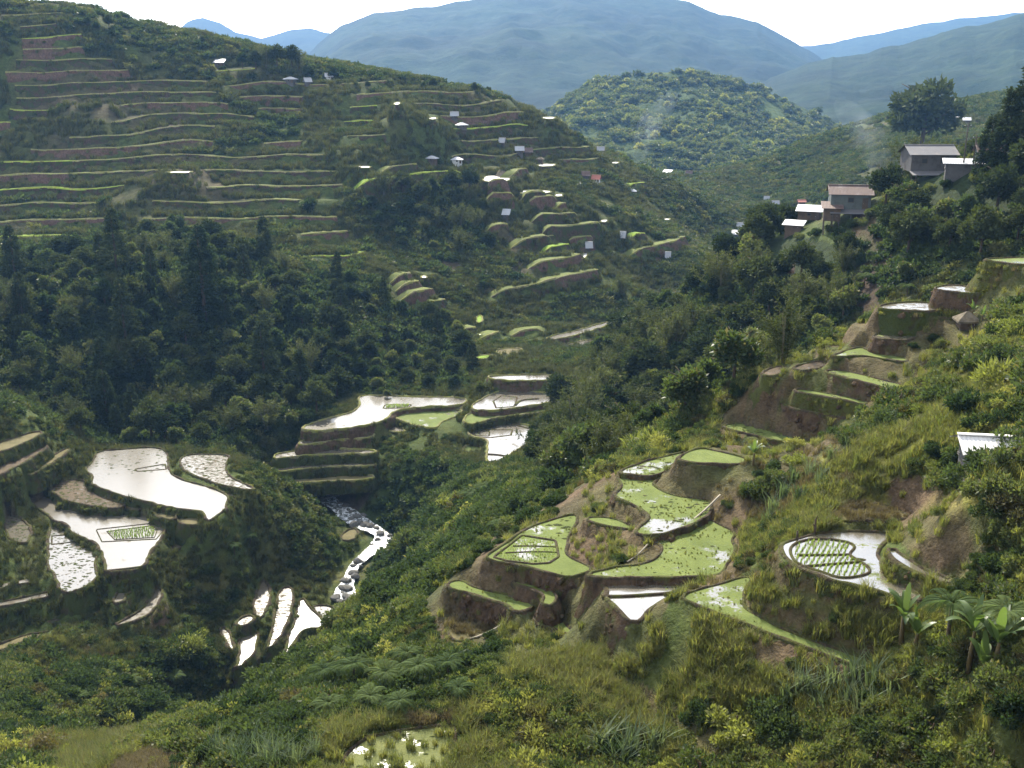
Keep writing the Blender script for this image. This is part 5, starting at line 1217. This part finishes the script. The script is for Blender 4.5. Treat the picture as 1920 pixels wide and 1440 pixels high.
for px, py, hp, v in [(250,1300,55,0),(330,1290,50,0),(200,1280,45,0),(290,1330,45,1),(150,1320,45,1)]:
    place_at('fern', v, px, py, hp, 4.0 if v == 0 else 2.9, 'tree fern in the shaded gully below the left bench', 'tree ferns in the gully', 80)
for px, py, hp, v in [(880,950,50,0),(905,935,45,0),(930,1000,40,1),(440,1040,36,0),(470,1020,34,0),(1180,720,26,0),(1620,540,40,0),(1560,590,36,0),(1800,440,44,0),(1700,560,40,0),(1760,430,36,1)]:
    place_at('fern', v, px, py, hp, 4.0 if v == 0 else 2.9, 'tree fern standing out of the shrubs on a valley slope', 'tree ferns on the valley slopes', 80)
place_at('bronze', 0, 90, 1425, 105, 4.2, 'bronze leaved shrub beside the yellow grass knoll', 'shrubs'); place_at('bronze', 0, 185, 1330, 50, 4.2, 'small bronze shrub in the gully', 'shrubs')
for px, py, hp in [(410,1425,70),(440,1430,75),(470,1425,75),(500,1435,80),(530,1430,75),(560,1440,70),(455,1450,80),(515,1450,80),(590,1420,60)]:
    place_at('reed', 0, px, py, hp, 2.0, 'tall pale cane clump in the bed below the tree ferns', 'cane clumps below the tree ferns')
for px, py, hp in [(1480,1310,60),(1520,1300,65),(1560,1285,65),(1600,1275,65),(1640,1285,70),(1540,1330,60),(1590,1320,65),(1680,1300,70),(1620,1340,70),(1500,1290,55),(1130,1400,70),(1180,1410,75),(1230,1405,75),(1160,1440,80)]:
    place_at('reed', 1, px, py, hp, 1.5, 'leafy cane clump on the slope below the green ribbon paddy', 'cane clumps below the ribbon paddy')
for px, py, hp in [(1490,905,40),(1470,930,42),(1520,890,38),(1560,860,36),(1590,840,34),(1450,960,45),(1540,905,40),(1610,810,32),(1440,985,45),(1500,935,42)]:
    place_at('reed', 1, px, py, hp, 1.5, 'cane clump on the sunlit slope below the stair of terraces', 'cane clumps below the stair', 40)
ridge = [('broad',0,380,82,16),('broad',1,455,128,36),('broad',0,480,130,38),('feathery',0,500,130,40),('broad',2,520,128,42),('broad',0,548,128,46),('feathery',1,560,132,42),('broad',1,578,150,38),('broad',3,610,150,22),('broad',0,626,152,28),('broad',3,668,163,16),('broad',0,690,166,16),('broad',3,742,168,14),('broad',1,795,168,20),('broad',0,812,166,22),('broad',3,832,166,18),('broad',0,955,185,24),('broad',1,165,50,24),('broad',0,205,55,30),('broad',1,180,60,26),('conifer',1,1190,300,26),('broad',0,890,170,18),('broad',1,915,178,20),('broad',0,985,200,20)]
for k, v, px, py, hp in ridge: place_at(k, v, px, py, hp * 1.1, HREF[k], 'tree standing against the haze on the ridge line', 'trees on the ridge line', 200, .4)
for k, v, px, py, hp, lab in [('broad',2,1722,318,175,'big dark tree behind the white roofed house'),('broad',3,726,746,34,'round bush tree growing on a bank of the brightest valley paddy'),('broad',3,900,735,40,'bushy tree at the corner of the bright valley paddies'),
  ('conifer',2,385,600,160,'tallest conifer of the dark forest'),('feathery',0,1085,845,140,'tall feathery tree leaning over the bright valley paddies'),('feathery',0,1110,800,130,'feathery tree on the lower end of the wooded spur'),('feathery',0,1250,690,120,'feathery tree midway up the wooded spur'),('feathery',1,1300,650,110,'pale feathery tree beside the bare red gully'),
  ('feathery',0,1050,800,70,'low feathery tree at the edge of the bright paddy'),('feathery',0,1350,560,100,'feathery tree near the top of the wooded spur'),('feathery',1,1165,560,60,'grey green feathery tree above the upper valley'),('feathery',0,40,610,95,'feathery tree at the rim of the dark forest'),
  ('conifer',0,1880,330,160,'tall brownish tree on the steep hill above the huts'),('conifer',2,1910,320,170,'tall dark tree on the steep hill above the huts'),('conifer',1,1850,330,130,'smaller conical tree on the steep hill above the huts'),('feathery',0,1560,590,90,'feathery tree next to the long red scar')]:
    place_at(k, v, px, py, hp, HREF[k], lab, 'trees', 100, .4)
# --- woods
def woods(zname, n, r0, r1, dmin, mix, size, label, group, cap):
    x, y = sample(n, r0, r1, power=1.0); ok = zn(zname, x, y) & seen(x, y, 7) & (clear_of(x, y) > 3) & free(x, y) & ~zn('scar', x, y); x, y = x[ok], y[ok]
    k = thin(x, y, np.full(len(x), dmin)); x, y = x[k], y[k]
    o = np.argsort(np.hypot(x, y)); x, y = x[o], y[o]; z = ground(x, y); kinds = list(mix); pr = np.array([mix[q] for q in kinds], float); pr /= pr.sum()
    for i in range(len(x)):
        q = kinds[rng.choice(len(kinds), p=pr)]; v = rng.integers(0, len(KIND[q])); s = size * rng.uniform(.6, 1.25)
        if i >= cap: STUFF.setdefault((q, v), []).append(np.array([[x[i], y[i], z[i] - .4, s, rng.random() * 6.28]])); continue
        plant(q, v, (x[i], y[i], z[i] - .4), s, rng.random() * 6.28, label[q], group)
woods('forest', 9000, 165, 300, 4.2, dict(conifer=.08, broad=.82, feathery=.10), .86, dict(conifer='dark conifer packed among trees of the shaded forest slope', broad='dark broadleaf tree packed into the shaded forest slope', feathery='feathery tree inside the shaded forest slope'), 'trees of the shaded forest slope', 165)
woods('mid', 5000, 190, 300, 4.2, dict(broad=.9, conifer=.1), .62, dict(broad='broadleaf tree on the spur between forest and valley paddies', conifer='conifer on the spur between forest and valley paddies'), 'trees on the low spur', 40)
woods('clump', 5000, 280, 480, 5.0, dict(broad=.7, feathery=.3), .85, dict(broad='dark tree in the hollow of the ridge hillside', feathery='feathery tree in the hollow of the ridge hillside'), 'trees in the hillside hollow', 45)
woods('spur', 9000, 90, 230, 3.8, dict(broad=.78, feathery=.22), .86, dict(broad='dark broadleaf tree on the wooded spur below the huts', feathery='feathery tree on the wooded spur below the huts'), 'trees on the wooded spur', 140)
# --- large bushes in thickets
x, y = sample(40000, 27, 150, power=1.0); cov = fbm(x / 12, y / 12, 3, 151)
ok = (clear_of(x, y) > 2.2) & seen(x, y, 1.2) & free(x, y) & ((cov > -.12) | zn('bank', x, y) | zn('fgleft', x, y)) & (bil(RD.clip(0, 99), *fij(x, y)) > 5) & (bil(SLP, *fij(x, y)) < 1.5)
for zz in ('yellow', 'brn', 'rbank', 'mound', 'sbank', 'stair', 'weeds', 'ograss', 'lbank'): ok &= ~zn(zz, x, y)
ok &= ~(zn('hutslope', x, y) & (cov < .15)); x, y = x[ok], y[ok]
s = np.minimum(rng.uniform(1.1, 2.3, len(x)) * np.where(zn('bank', x, y), 1.15, 1), .35 + .30 * clear_of(x, y)) * np.clip(np.hypot(x, y) / 50, .70, 1.15)
k = thin(x, y, s * 1.2); x, y, s = x[k], y[k], s[k]; r_ = np.hypot(x, y)
dk = (zn('bank', x, y) | zn('fgleft', x, y)) & (rng.random(len(x)) < .72)
var = np.where(rng.random(len(x)) < .5, np.digitize(fbm(x / 14, y / 14, 2, 161), [-.08, .08, .30, .40, .45]), rng.choice(6, len(x), p=[.34, .14, .24, .12, .06, .10]))
var = np.where(dk, rng.choice([0, 2, 2, 3], len(x)), var)
z = ground(x, y); big = np.argsort(-(s / r_))[:170]; rest = np.ones(len(x), bool); rest[big] = False; print('bushes', len(x))
BGL = ['large olive green bush in a thicket of the near slope', 'large yellow green bush in a thicket of the near slope', 'large dark green bush in a thicket of the near slope', 'large narrow leaved bush in a thicket of the near slope', 'large blade leaved bush in a thicket of the near slope', 'large brownish bush in a thicket of the near slope']
for i in big: plant('shrub', int(var[i]), (x[i], y[i], z[i] - .2 * s[i]), s[i], rng.random() * 6.28, BGL[var[i]], 'bushes in the near thickets'); BUILT.append((x[i], y[i], s[i] * .7))
for v in range(6):
    m_ = rest & (var == v); more('shrub', v, x[m_], y[m_], s[m_], .2)
for px, py, hp, v in [(1560,432,22,0),(1598,424,22,2),(1615,420,24,0),(1705,352,24,2),(1745,356,22,0),(1775,350,22,2),(1830,338,26,0),(1530,440,20,2),(1640,402,26,0),(1500,446,18,0),(1690,345,24,0),(1860,330,24,2),(1575,440,20,2)]:
    place_at('shrub', v, px, py, hp, 1.35, 'shrub crowding round the spur huts', 'shrubs round the spur huts', 120)
for px, py, hp, v in [(1770,905,60,0),(1800,915,55,2),(1840,920,60,0),(1885,925,70,3),(1905,868,75,0),(1918,835,85,0),(1760,880,45,1),(1900,960,75,5),(1860,960,60,2)]:
    place_at('shrub', v, px, py, hp, 1.35, 'shrub crowding round the near hut', 'shrubs round the near hut', 35)
# --- shrubs: the nearest stand alone, the rest is undergrowth
x, y = sample(120000, 26, 125, power=1.0); r_ = np.hypot(x, y)
cov = fbm(x / 9, y / 9, 3, 41); openz = zn('rbank', x, y) | zn('mound', x, y) | zn('sbank', x, y) | zn('stair', x, y) | zn('weeds', x, y) | zn('ograss', x, y)
bare = (zn('yellow', x, y) | zn('lbank', x, y) | zn('brn', x, y) | openz) & (rng.random(len(x)) > .012) | (zn('hutslope', x, y) & (cov < .12)) | ((cov < -.52))
ok = (clear_of(x, y) > .9) & seen(x, y, 1.2) & ~bare & free(x, y) & (bil(RD.clip(0, 99), *fij(x, y)) > 4) & (bil(SLP, *fij(x, y)) < 1.7)
# leave the open grass terrace of the near right slope and the earth banks clear
x, y, r_ = x[ok], y[ok], r_[ok]; s = (rng.uniform(.35, .85, len(x)) + .6 * (rng.random(len(x)) < .15)) * np.where(bare[ok], .5, 1) * (1 + .25 * (r_ > 70)) * (1 + .4 * zn('gorge', x, y) + .25 * zn('bank', x, y))
s = np.minimum(s, .30 + .24 * clear_of(x, y)); k = thin(x, y, s * .72, np.argsort(-s * rng.uniform(.4, 1, len(x)))); x, y, s, r_ = x[k], y[k], s[k], r_[k]
pat = fbm(x / 8, y / 8, 2, 131); var = np.where(rng.random(len(x)) < .45, np.digitize(pat, [-.1, .1, .32, .40, .46]), rng.choice(6, len(x), p=[.30, .12, .30, .12, .03, .13])); var = np.where((zn('gorge', x, y) | zn('bank', x, y) | zn('fgleft', x, y)) & (rng.random(len(x)) < .7), 2, var)
z = ground(x, y); big = np.argsort(-(s / r_))[:120]; rest = np.ones(len(x), bool); rest[big] = False
SHL = ['olive green shrub with small leaves on the near slope', 'yellow green shrub with small leaves on the near slope', 'dark green shrub on the near slope', 'shrub with long narrow olive leaves on the near slope', 'shrub with bright blade leaves on the near slope', 'brownish shrub with fine leaves on the near slope']
for i in big: plant('shrub', int(var[i]), (x[i], y[i], z[i] - .15 * s[i]), s[i], rng.random() * 6.28, SHL[var[i]], 'shrubs on the near slope')
for v in range(6):
    m_ = rest & (var == v); more('shrub', v, x[m_], y[m_], s[m_], .15)
print('near shrubs', len(x))
# --- middle and far undergrowth
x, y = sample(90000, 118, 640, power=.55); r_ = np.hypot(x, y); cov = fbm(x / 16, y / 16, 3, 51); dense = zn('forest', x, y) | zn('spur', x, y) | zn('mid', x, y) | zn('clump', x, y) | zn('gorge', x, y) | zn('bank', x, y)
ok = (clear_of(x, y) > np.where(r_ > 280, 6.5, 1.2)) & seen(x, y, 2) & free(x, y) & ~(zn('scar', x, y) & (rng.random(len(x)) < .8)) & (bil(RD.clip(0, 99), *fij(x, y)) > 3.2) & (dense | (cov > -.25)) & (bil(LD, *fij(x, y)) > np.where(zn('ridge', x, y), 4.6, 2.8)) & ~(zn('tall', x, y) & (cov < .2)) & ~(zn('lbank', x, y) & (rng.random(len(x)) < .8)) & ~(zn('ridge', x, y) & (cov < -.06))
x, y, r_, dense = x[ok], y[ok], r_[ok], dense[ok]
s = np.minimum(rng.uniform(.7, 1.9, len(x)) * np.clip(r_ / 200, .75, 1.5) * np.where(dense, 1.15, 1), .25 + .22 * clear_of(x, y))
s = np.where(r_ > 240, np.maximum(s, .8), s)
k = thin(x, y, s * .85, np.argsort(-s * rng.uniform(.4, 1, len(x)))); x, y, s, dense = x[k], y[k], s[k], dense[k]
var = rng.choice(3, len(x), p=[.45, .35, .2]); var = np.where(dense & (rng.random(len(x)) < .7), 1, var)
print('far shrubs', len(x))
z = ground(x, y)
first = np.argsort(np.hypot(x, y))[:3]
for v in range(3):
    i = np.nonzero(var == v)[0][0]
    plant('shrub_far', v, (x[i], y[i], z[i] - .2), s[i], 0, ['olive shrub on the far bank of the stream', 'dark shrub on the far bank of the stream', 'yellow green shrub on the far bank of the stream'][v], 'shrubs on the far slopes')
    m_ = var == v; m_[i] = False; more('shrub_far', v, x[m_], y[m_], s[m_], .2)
# --- grass
x, y = sample(110000, 26, 130, power=.8); cd = clear_of(x, y); cov = fbm(x / 3, y / 3, 3, 61)
ok = (cd > .35) & seen(x, y, .6) & free(x, y) & (bil(RD.clip(0, 99), *fij(x, y)) > 4) & ((cov > -.35) | zn('yellow', x, y)) & ~((zn('brn', x, y) | zn('rbank', x, y) | zn('stair', x, y)) & (rng.random(len(x)) < .9))
ok &= ~((zn('bank', x, y) | zn('fgleft', x, y)) & (rng.random(len(x)) < .85))
ok &= ~((cd < 2.2) & (bil(SLP, *fij(x, y)) > 1.1) & (rng.random(len(x)) < .72))
x, y = x[ok], y[ok]; dry = fbm(x / 7, y / 7, 3, 71) > .28; var = np.where(dry, 1, np.where(zn('yellow', x, y) | (rng.random(len(x)) < .3), 2, 0))
s = rng.uniform(.6, 1.25, len(x)); print('grass', len(x))
for v in range(3):
    i = np.nonzero(var == v)[0]; j = i[np.argmin(np.hypot(x[i], y[i]))]
    plant('tussock', v, (x[j], y[j], float(ground(x[j], y[j]))), s[j], 0, ['green grass tussock at the foot of the slope', 'straw coloured grass tussock at the foot of the slope', 'tall green grass tussock at the foot of the slope'][v], 'grass tussocks')
    i = i[i != j]; more('tussock', v, x[i], y[i], s[i], .05)
# coarser grass farther off
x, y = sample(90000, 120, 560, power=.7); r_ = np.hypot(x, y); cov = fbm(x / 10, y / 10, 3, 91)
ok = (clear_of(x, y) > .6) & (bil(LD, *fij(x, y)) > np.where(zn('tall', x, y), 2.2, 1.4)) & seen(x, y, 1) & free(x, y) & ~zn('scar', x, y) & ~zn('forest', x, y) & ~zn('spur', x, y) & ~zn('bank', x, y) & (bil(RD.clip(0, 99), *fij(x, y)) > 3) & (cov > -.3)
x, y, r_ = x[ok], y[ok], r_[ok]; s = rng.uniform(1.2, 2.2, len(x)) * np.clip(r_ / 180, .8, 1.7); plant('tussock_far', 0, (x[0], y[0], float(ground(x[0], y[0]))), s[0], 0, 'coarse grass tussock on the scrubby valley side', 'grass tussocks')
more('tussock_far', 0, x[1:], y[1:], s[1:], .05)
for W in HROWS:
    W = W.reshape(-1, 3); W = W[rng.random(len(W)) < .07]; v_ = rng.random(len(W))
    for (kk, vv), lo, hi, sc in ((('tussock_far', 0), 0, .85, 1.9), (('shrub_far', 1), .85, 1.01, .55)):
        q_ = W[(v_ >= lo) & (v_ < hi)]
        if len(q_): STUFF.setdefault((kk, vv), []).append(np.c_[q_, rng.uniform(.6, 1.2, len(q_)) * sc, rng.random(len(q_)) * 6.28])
# plants hanging on the earth walls
for key, P in PAD.items():
    W = P['wallrows'].reshape(-1, 3); g = ground(W[:, 0], W[:, 1]); vis_ = (W[:, 2] > g - .15) & seen(W[:, 0], W[:, 1], 1.0)
    pr_ = dict(brown=.07, moss=.30, grass=.40, far=.2)[P['wall']] * (1.0 if P['dist'] < 110 else 1.3)
    m_ = vis_ & (rng.random(len(W)) < pr_) & (fbm(W[:, 0] / 2.5, W[:, 1] / 2.5, 2, 81) > (.05 if P['wall'] == 'brown' else -.3)); W0 = W; W = W[m_]
    if P['dist'] < 110 and P['wall'] != 'far':
        C_ = W0[vis_ & (rng.random(len(W0)) < (.16 if P['wall'] == 'brown' else .05))]
        if len(C_):
            if not SRC.get(('clod', 0)): plant('clod', 0, tuple(C_[0]), .25, 0, 'lump of earth stuck on a brown paddy bank', 'earth clods')
            STUFF.setdefault(('clod', 0), []).append(np.c_[C_, np.exp(rng.normal(-2.1, .5, len(C_))).clip(.05, .32), rng.random(len(C_)) * 6.28])
        E = P['wallrows'][0]; E = E[(rng.random(len(E)) < (.22 if P['wall'] != 'brown' else .10)) & seen(E[:, 0], E[:, 1], 1.0)]
        for vv in (0, 1):
            e_ = E[vv::2]
            if len(e_): STUFF.setdefault(('tussock', vv), []).append(np.c_[e_, rng.uniform(.25, .6, len(e_)), rng.random(len(e_)) * 6.28])
    if not len(W): continue
    pick = rng.random(len(W))
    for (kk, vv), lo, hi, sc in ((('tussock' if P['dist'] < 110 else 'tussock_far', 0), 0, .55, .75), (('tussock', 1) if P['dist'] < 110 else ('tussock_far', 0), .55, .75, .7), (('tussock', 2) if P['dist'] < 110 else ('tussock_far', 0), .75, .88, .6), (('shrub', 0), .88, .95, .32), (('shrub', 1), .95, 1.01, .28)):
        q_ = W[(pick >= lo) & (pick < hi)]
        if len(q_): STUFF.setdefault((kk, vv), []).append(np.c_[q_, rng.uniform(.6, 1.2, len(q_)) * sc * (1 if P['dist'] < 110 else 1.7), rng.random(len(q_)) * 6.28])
# the overgrown terrace and swampy plots
for key, n, v in (('R14', 900, 2), ('R7', 120, 1), ('U10', 120, 2), ('R13', 60, 0), ('R11', 60, 1)):
    w = PAD[key]['poly']; mn, mx = w.min(0), w.max(0); p = mn + rng.random((n, 2)) * (mx - mn); p = p[inside(p[:, 0], p[:, 1], w)]
    STUFF.setdefault(('tussock', v), []).append(np.c_[p, np.full(len(p), PAD[key]['z']), rng.uniform(.5, 1.1, len(p)), rng.random(len(p)) * 6.28])

for key, n in (('R2', 420), ('R3', 420), ('R1', 300), ('R5', 300), ('R2t', 110), ('R10', 90), ('R12', 60), ('U1', 60), ('U4', 60)):
    w = PAD[key]['poly']; mn, mx = w.min(0), w.max(0); p = mn + rng.random((n, 2)) * (mx - mn); p = p[inside(p[:, 0], p[:, 1], w)]; p = p[fbm(p[:, 0] / 1.6, p[:, 1] / 1.6, 2, 211) > -.1]
    STUFF.setdefault(('tussock', 0), []).append(np.c_[p, np.full(len(p), PAD[key]['z']), rng.uniform(.10, .26, len(p)), rng.random(len(p)) * 6.28])

def scatter(name, src, data, label):
    """one mass of ground cover: the source plant's foliage repeated on points"""
    d = np.vstack(data); me = bpy.data.meshes.new(name); me.vertices.add(len(d)); me.vertices.foreach_set('co', d[:, :3].astype(np.float32).ravel())
    a = me.attributes.new('scl', 'FLOAT', 'POINT'); a.data.foreach_set('value', d[:, 3].astype(np.float32))
    a = me.attributes.new('rot', 'FLOAT_VECTOR', 'POINT'); tl = rng.normal(0, .10, (len(d), 2)); a.data.foreach_set('vector', np.c_[tl, d[:, 4]].astype(np.float32).ravel())
    o = bpy.data.objects.new(name, me); COL.objects.link(o)
    g = bpy.data.node_groups.new(name, 'GeometryNodeTree'); g.interface.new_socket('Geometry', in_out='INPUT', socket_type='NodeSocketGeometry'); g.interface.new_socket('Geometry', in_out='OUTPUT', socket_type='NodeSocketGeometry')
    gi = g.nodes.new('NodeGroupInput'); go = g.nodes.new('NodeGroupOutput'); ip = g.nodes.new('GeometryNodeInstanceOnPoints'); ob = g.nodes.new('GeometryNodeObjectInfo')
    ob.inputs['Object'].default_value = src; ob.inputs['As Instance'].default_value = True; ob.transform_space = 'ORIGINAL'
    na = g.nodes.new('GeometryNodeInputNamedAttribute'); na.data_type = 'FLOAT'; na.inputs['Name'].default_value = 'scl'
    nr = g.nodes.new('GeometryNodeInputNamedAttribute'); nr.data_type = 'FLOAT_VECTOR'; nr.inputs['Name'].default_value = 'rot'
    er = g.nodes.new('FunctionNodeEulerToRotation')
    g.links.new(gi.outputs[0], ip.inputs['Points']); g.links.new(ob.outputs['Geometry'], ip.inputs['Instance']); g.links.new(na.outputs['Attribute'], ip.inputs['Scale'])
    g.links.new(nr.outputs['Attribute'], er.inputs[0]); g.links.new(er.outputs[0], ip.inputs['Rotation']); g.links.new(ip.outputs[0], go.inputs[0])
    md = o.modifiers.new('cover', 'NODES'); md.node_group = g
    return tag(o, label, kind='stuff')
UND = dict(clod=('earth_lumps', 'lumps of earth on the paddy banks'), broad=('forest', 'broadleaf trees filling the wooded slopes'), conifer=('forest', 'conifers filling the wooded slopes'), feathery=('forest', 'feathery trees filling the wooded slopes'), shrub=('undergrowth', 'leafy undergrowth covering the near slopes'), shrub_far=('hillside_scrub', 'scrub covering the far valley slopes'), tussock_far=('grass', 'coarse grass covering the valley sides'), tussock=('grass', 'rough grass covering the slopes'))
for (k, v), data in STUFF.items():
    scatter(UND[k][0], SRC[(k, v)], data, UND[k][1])
# ---------------------------------------------------------------- far hills and mountains
def hill(name, crest, Yc, Y0, z0, mat, label, amp=.10, nu=260, nt=90, p=1.15, seed=0):
    c = np.array([pix_at_Y(x, y, Yc) for x, y in crest]); u = np.linspace(0, 1, nu); k = np.linspace(0, 1, len(c))
    X = np.interp(u, k, c[:, 0]); Z = np.interp(u, k, c[:, 2]); az = X / Yc
    Zs = Z + fbm(X / Yc * 60 + seed, X * 0 + seed, 4, seed) * (Z.max() - z0) * .022
    t = np.linspace(0, 1.35, nt); rows = []
    for tt in t:
        y = Y0 + (Yc - Y0) * tt; x = az * y
        h = z0 + (Zs - z0) * (tt ** p if tt <= 1 else 1 - (tt - 1) * 1.4)
        g = (np.abs(fbm(x / (Yc * .10) + seed, x * 0 + y / (Yc * .35), 4, seed + 3)) - .22) * 2 + fbm(x / (Yc * .03), x * 0 + y / (Yc * .03), 4, seed + 5) * .5
        h = h + g * amp * (Zs - z0).clip(20) * np.sin(np.pi * min(1, tt)) ** .8
        rows.append(np.c_[x, np.full(nu, y), h])
    o = link(name, ring_mesh(name, rows, False), mat); tag(o, label, kind='structure'); return np.stack(rows)
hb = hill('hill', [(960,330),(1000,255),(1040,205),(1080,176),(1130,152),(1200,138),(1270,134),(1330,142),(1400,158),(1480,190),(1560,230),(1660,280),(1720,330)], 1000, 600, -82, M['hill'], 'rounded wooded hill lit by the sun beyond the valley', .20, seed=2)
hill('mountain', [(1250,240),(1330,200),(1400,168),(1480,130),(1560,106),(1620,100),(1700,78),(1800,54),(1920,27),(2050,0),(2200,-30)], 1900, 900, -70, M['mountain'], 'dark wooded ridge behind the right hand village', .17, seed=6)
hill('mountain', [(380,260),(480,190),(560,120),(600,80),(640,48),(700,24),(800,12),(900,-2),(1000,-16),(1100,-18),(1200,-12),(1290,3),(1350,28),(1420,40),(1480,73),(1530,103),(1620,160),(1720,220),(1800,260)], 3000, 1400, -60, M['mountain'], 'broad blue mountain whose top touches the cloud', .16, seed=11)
hill('mountain', [(1350,150),(1440,110),(1500,86),(1560,80),(1640,63),(1700,50),(1800,34),(1900,24),(2000,20),(2200,60)], 4300, 2600, -80, M['mountain'], 'pale distant ridge in the gap', .06, seed=15)
hill('mountain', [(150,110),(250,95),(320,66),(350,40),(380,31),(410,40),(440,60),(490,72),(540,58),(580,52),(620,62),(700,80)], 4400, 2400, -80, M['mountain'], 'pale distant peak behind the ridge line', .06, seed=19)
# canopy of the wooded hill
P_ = hb[6:68]; P_ = P_[:, ::1].reshape(-1, 3); pr2 = np.clip(fbm(P_[:, 0] / 28, P_[:, 1] / 28, 3, 201) + .35, .02, 1); k = rng.choice(len(P_), 15000, p=pr2 / pr2.sum()); q = P_[k] + np.c_[rng.normal(0, 2.5, (15000, 2)), np.zeros(15000)]
px, py = project(q[:, 0], q[:, 1], q[:, 2]); ok = (px > 980) & (px < 1720); q = q[ok]
sel = rng.random(len(q))
for v in (0, 1): plant('canopy', v, tuple(q[v]), 3.0, 0, ('olive', 'yellow green')[v] + ' bushy tree within the canopy of the rounded hill', 'trees of the rounded hill')
q, sel = q[2:], sel[2:]
for src_, lo, hi in ((('canopy', 0), 0, .55), (('shrub_far', 0), .55, .86), (('canopy', 1), .86, 1.01)):
    m_ = (sel >= lo) & (sel < hi); scatter('forest', SRC[src_], [np.c_[q[m_], np.clip(np.exp(rng.normal(.75, .42, m_.sum())), .9, 5.5), rng.random(m_.sum()) * 6.28]], 'tree canopy covering the rounded hill')

# ---------------------------------------------------------------- smoke and haze
def smoke(px, py, rmin, s, tilt, label, dens):
    q = hit(px, py, rmin)
    while q is None: py += 6; q = hit(px, py, rmin)
    bm = bmesh.new(); bmesh.ops.create_icosphere(bm, subdivisions=3, radius=1)
    for v in bm.verts:
        zz = (v.co.z + 1) / 2; k = .35 + .9 * zz; v.co = Vector((v.co.x * s * k * .55 + tilt * zz * zz * s, v.co.y * s * k * .5, zz * s * 2.4))
    me = bpy.data.meshes.new('smoke'); bm.to_mesh(me); bm.free()
    t = NT('wood_smoke'); t.out = [n for n in t.t.nodes if n.type == 'OUTPUT_MATERIAL'][0]
    pv = t.n('ShaderNodeVolumePrincipled'); pv.inputs['Color'].default_value = (.72, .82, .92, 1); pv.inputs['Anisotropy'].default_value = .3
    n_ = t.noise(2.2 / s, 4, .6, t.n('ShaderNodeTexCoord').outputs['Object'])
    t.l(t.math('MULTIPLY', t.ramp(n_, [(.42, 0.), (.75, 1.)]), dens), pv.inputs['Density']); t.l(pv.outputs[0], t.out.inputs['Volume'])
    tag(link('smoke', me, t.m, None, (q[0], q[1], q[2] + 1)), label, 'smoke', kind='stuff')
smoke(1198, 302, 300, 12, 1.0, 'thin blue smoke rising from the village row', .02)
smoke(1648, 378, 150, 6.5, -1.2, 'blue wood smoke drifting between the spur huts', .03)
hv = MB(); hv.box((0, 2550, 190), (9000, 5700, 570)); ho = hv.build('haze', None)
hm = bpy.data.materials.new('valley_haze'); hm.use_nodes = True; hm.node_tree.nodes.clear(); ho.data.materials.append(hm)
hp = hm.node_tree.nodes.new('ShaderNodeVolumePrincipled'); hp.inputs['Density'].default_value = 0.98e-4; hp.inputs['Color'].default_value = (.25, .52, 1.0, 1); hp.inputs['Anisotropy'].default_value = .2
hx = hm.node_tree.nodes.new('ShaderNodeOutputMaterial'); hm.node_tree.links.new(hp.outputs[0], hx.inputs['Volume'])
tag(ho, 'pale blue haze filling the valley', kind='stuff')
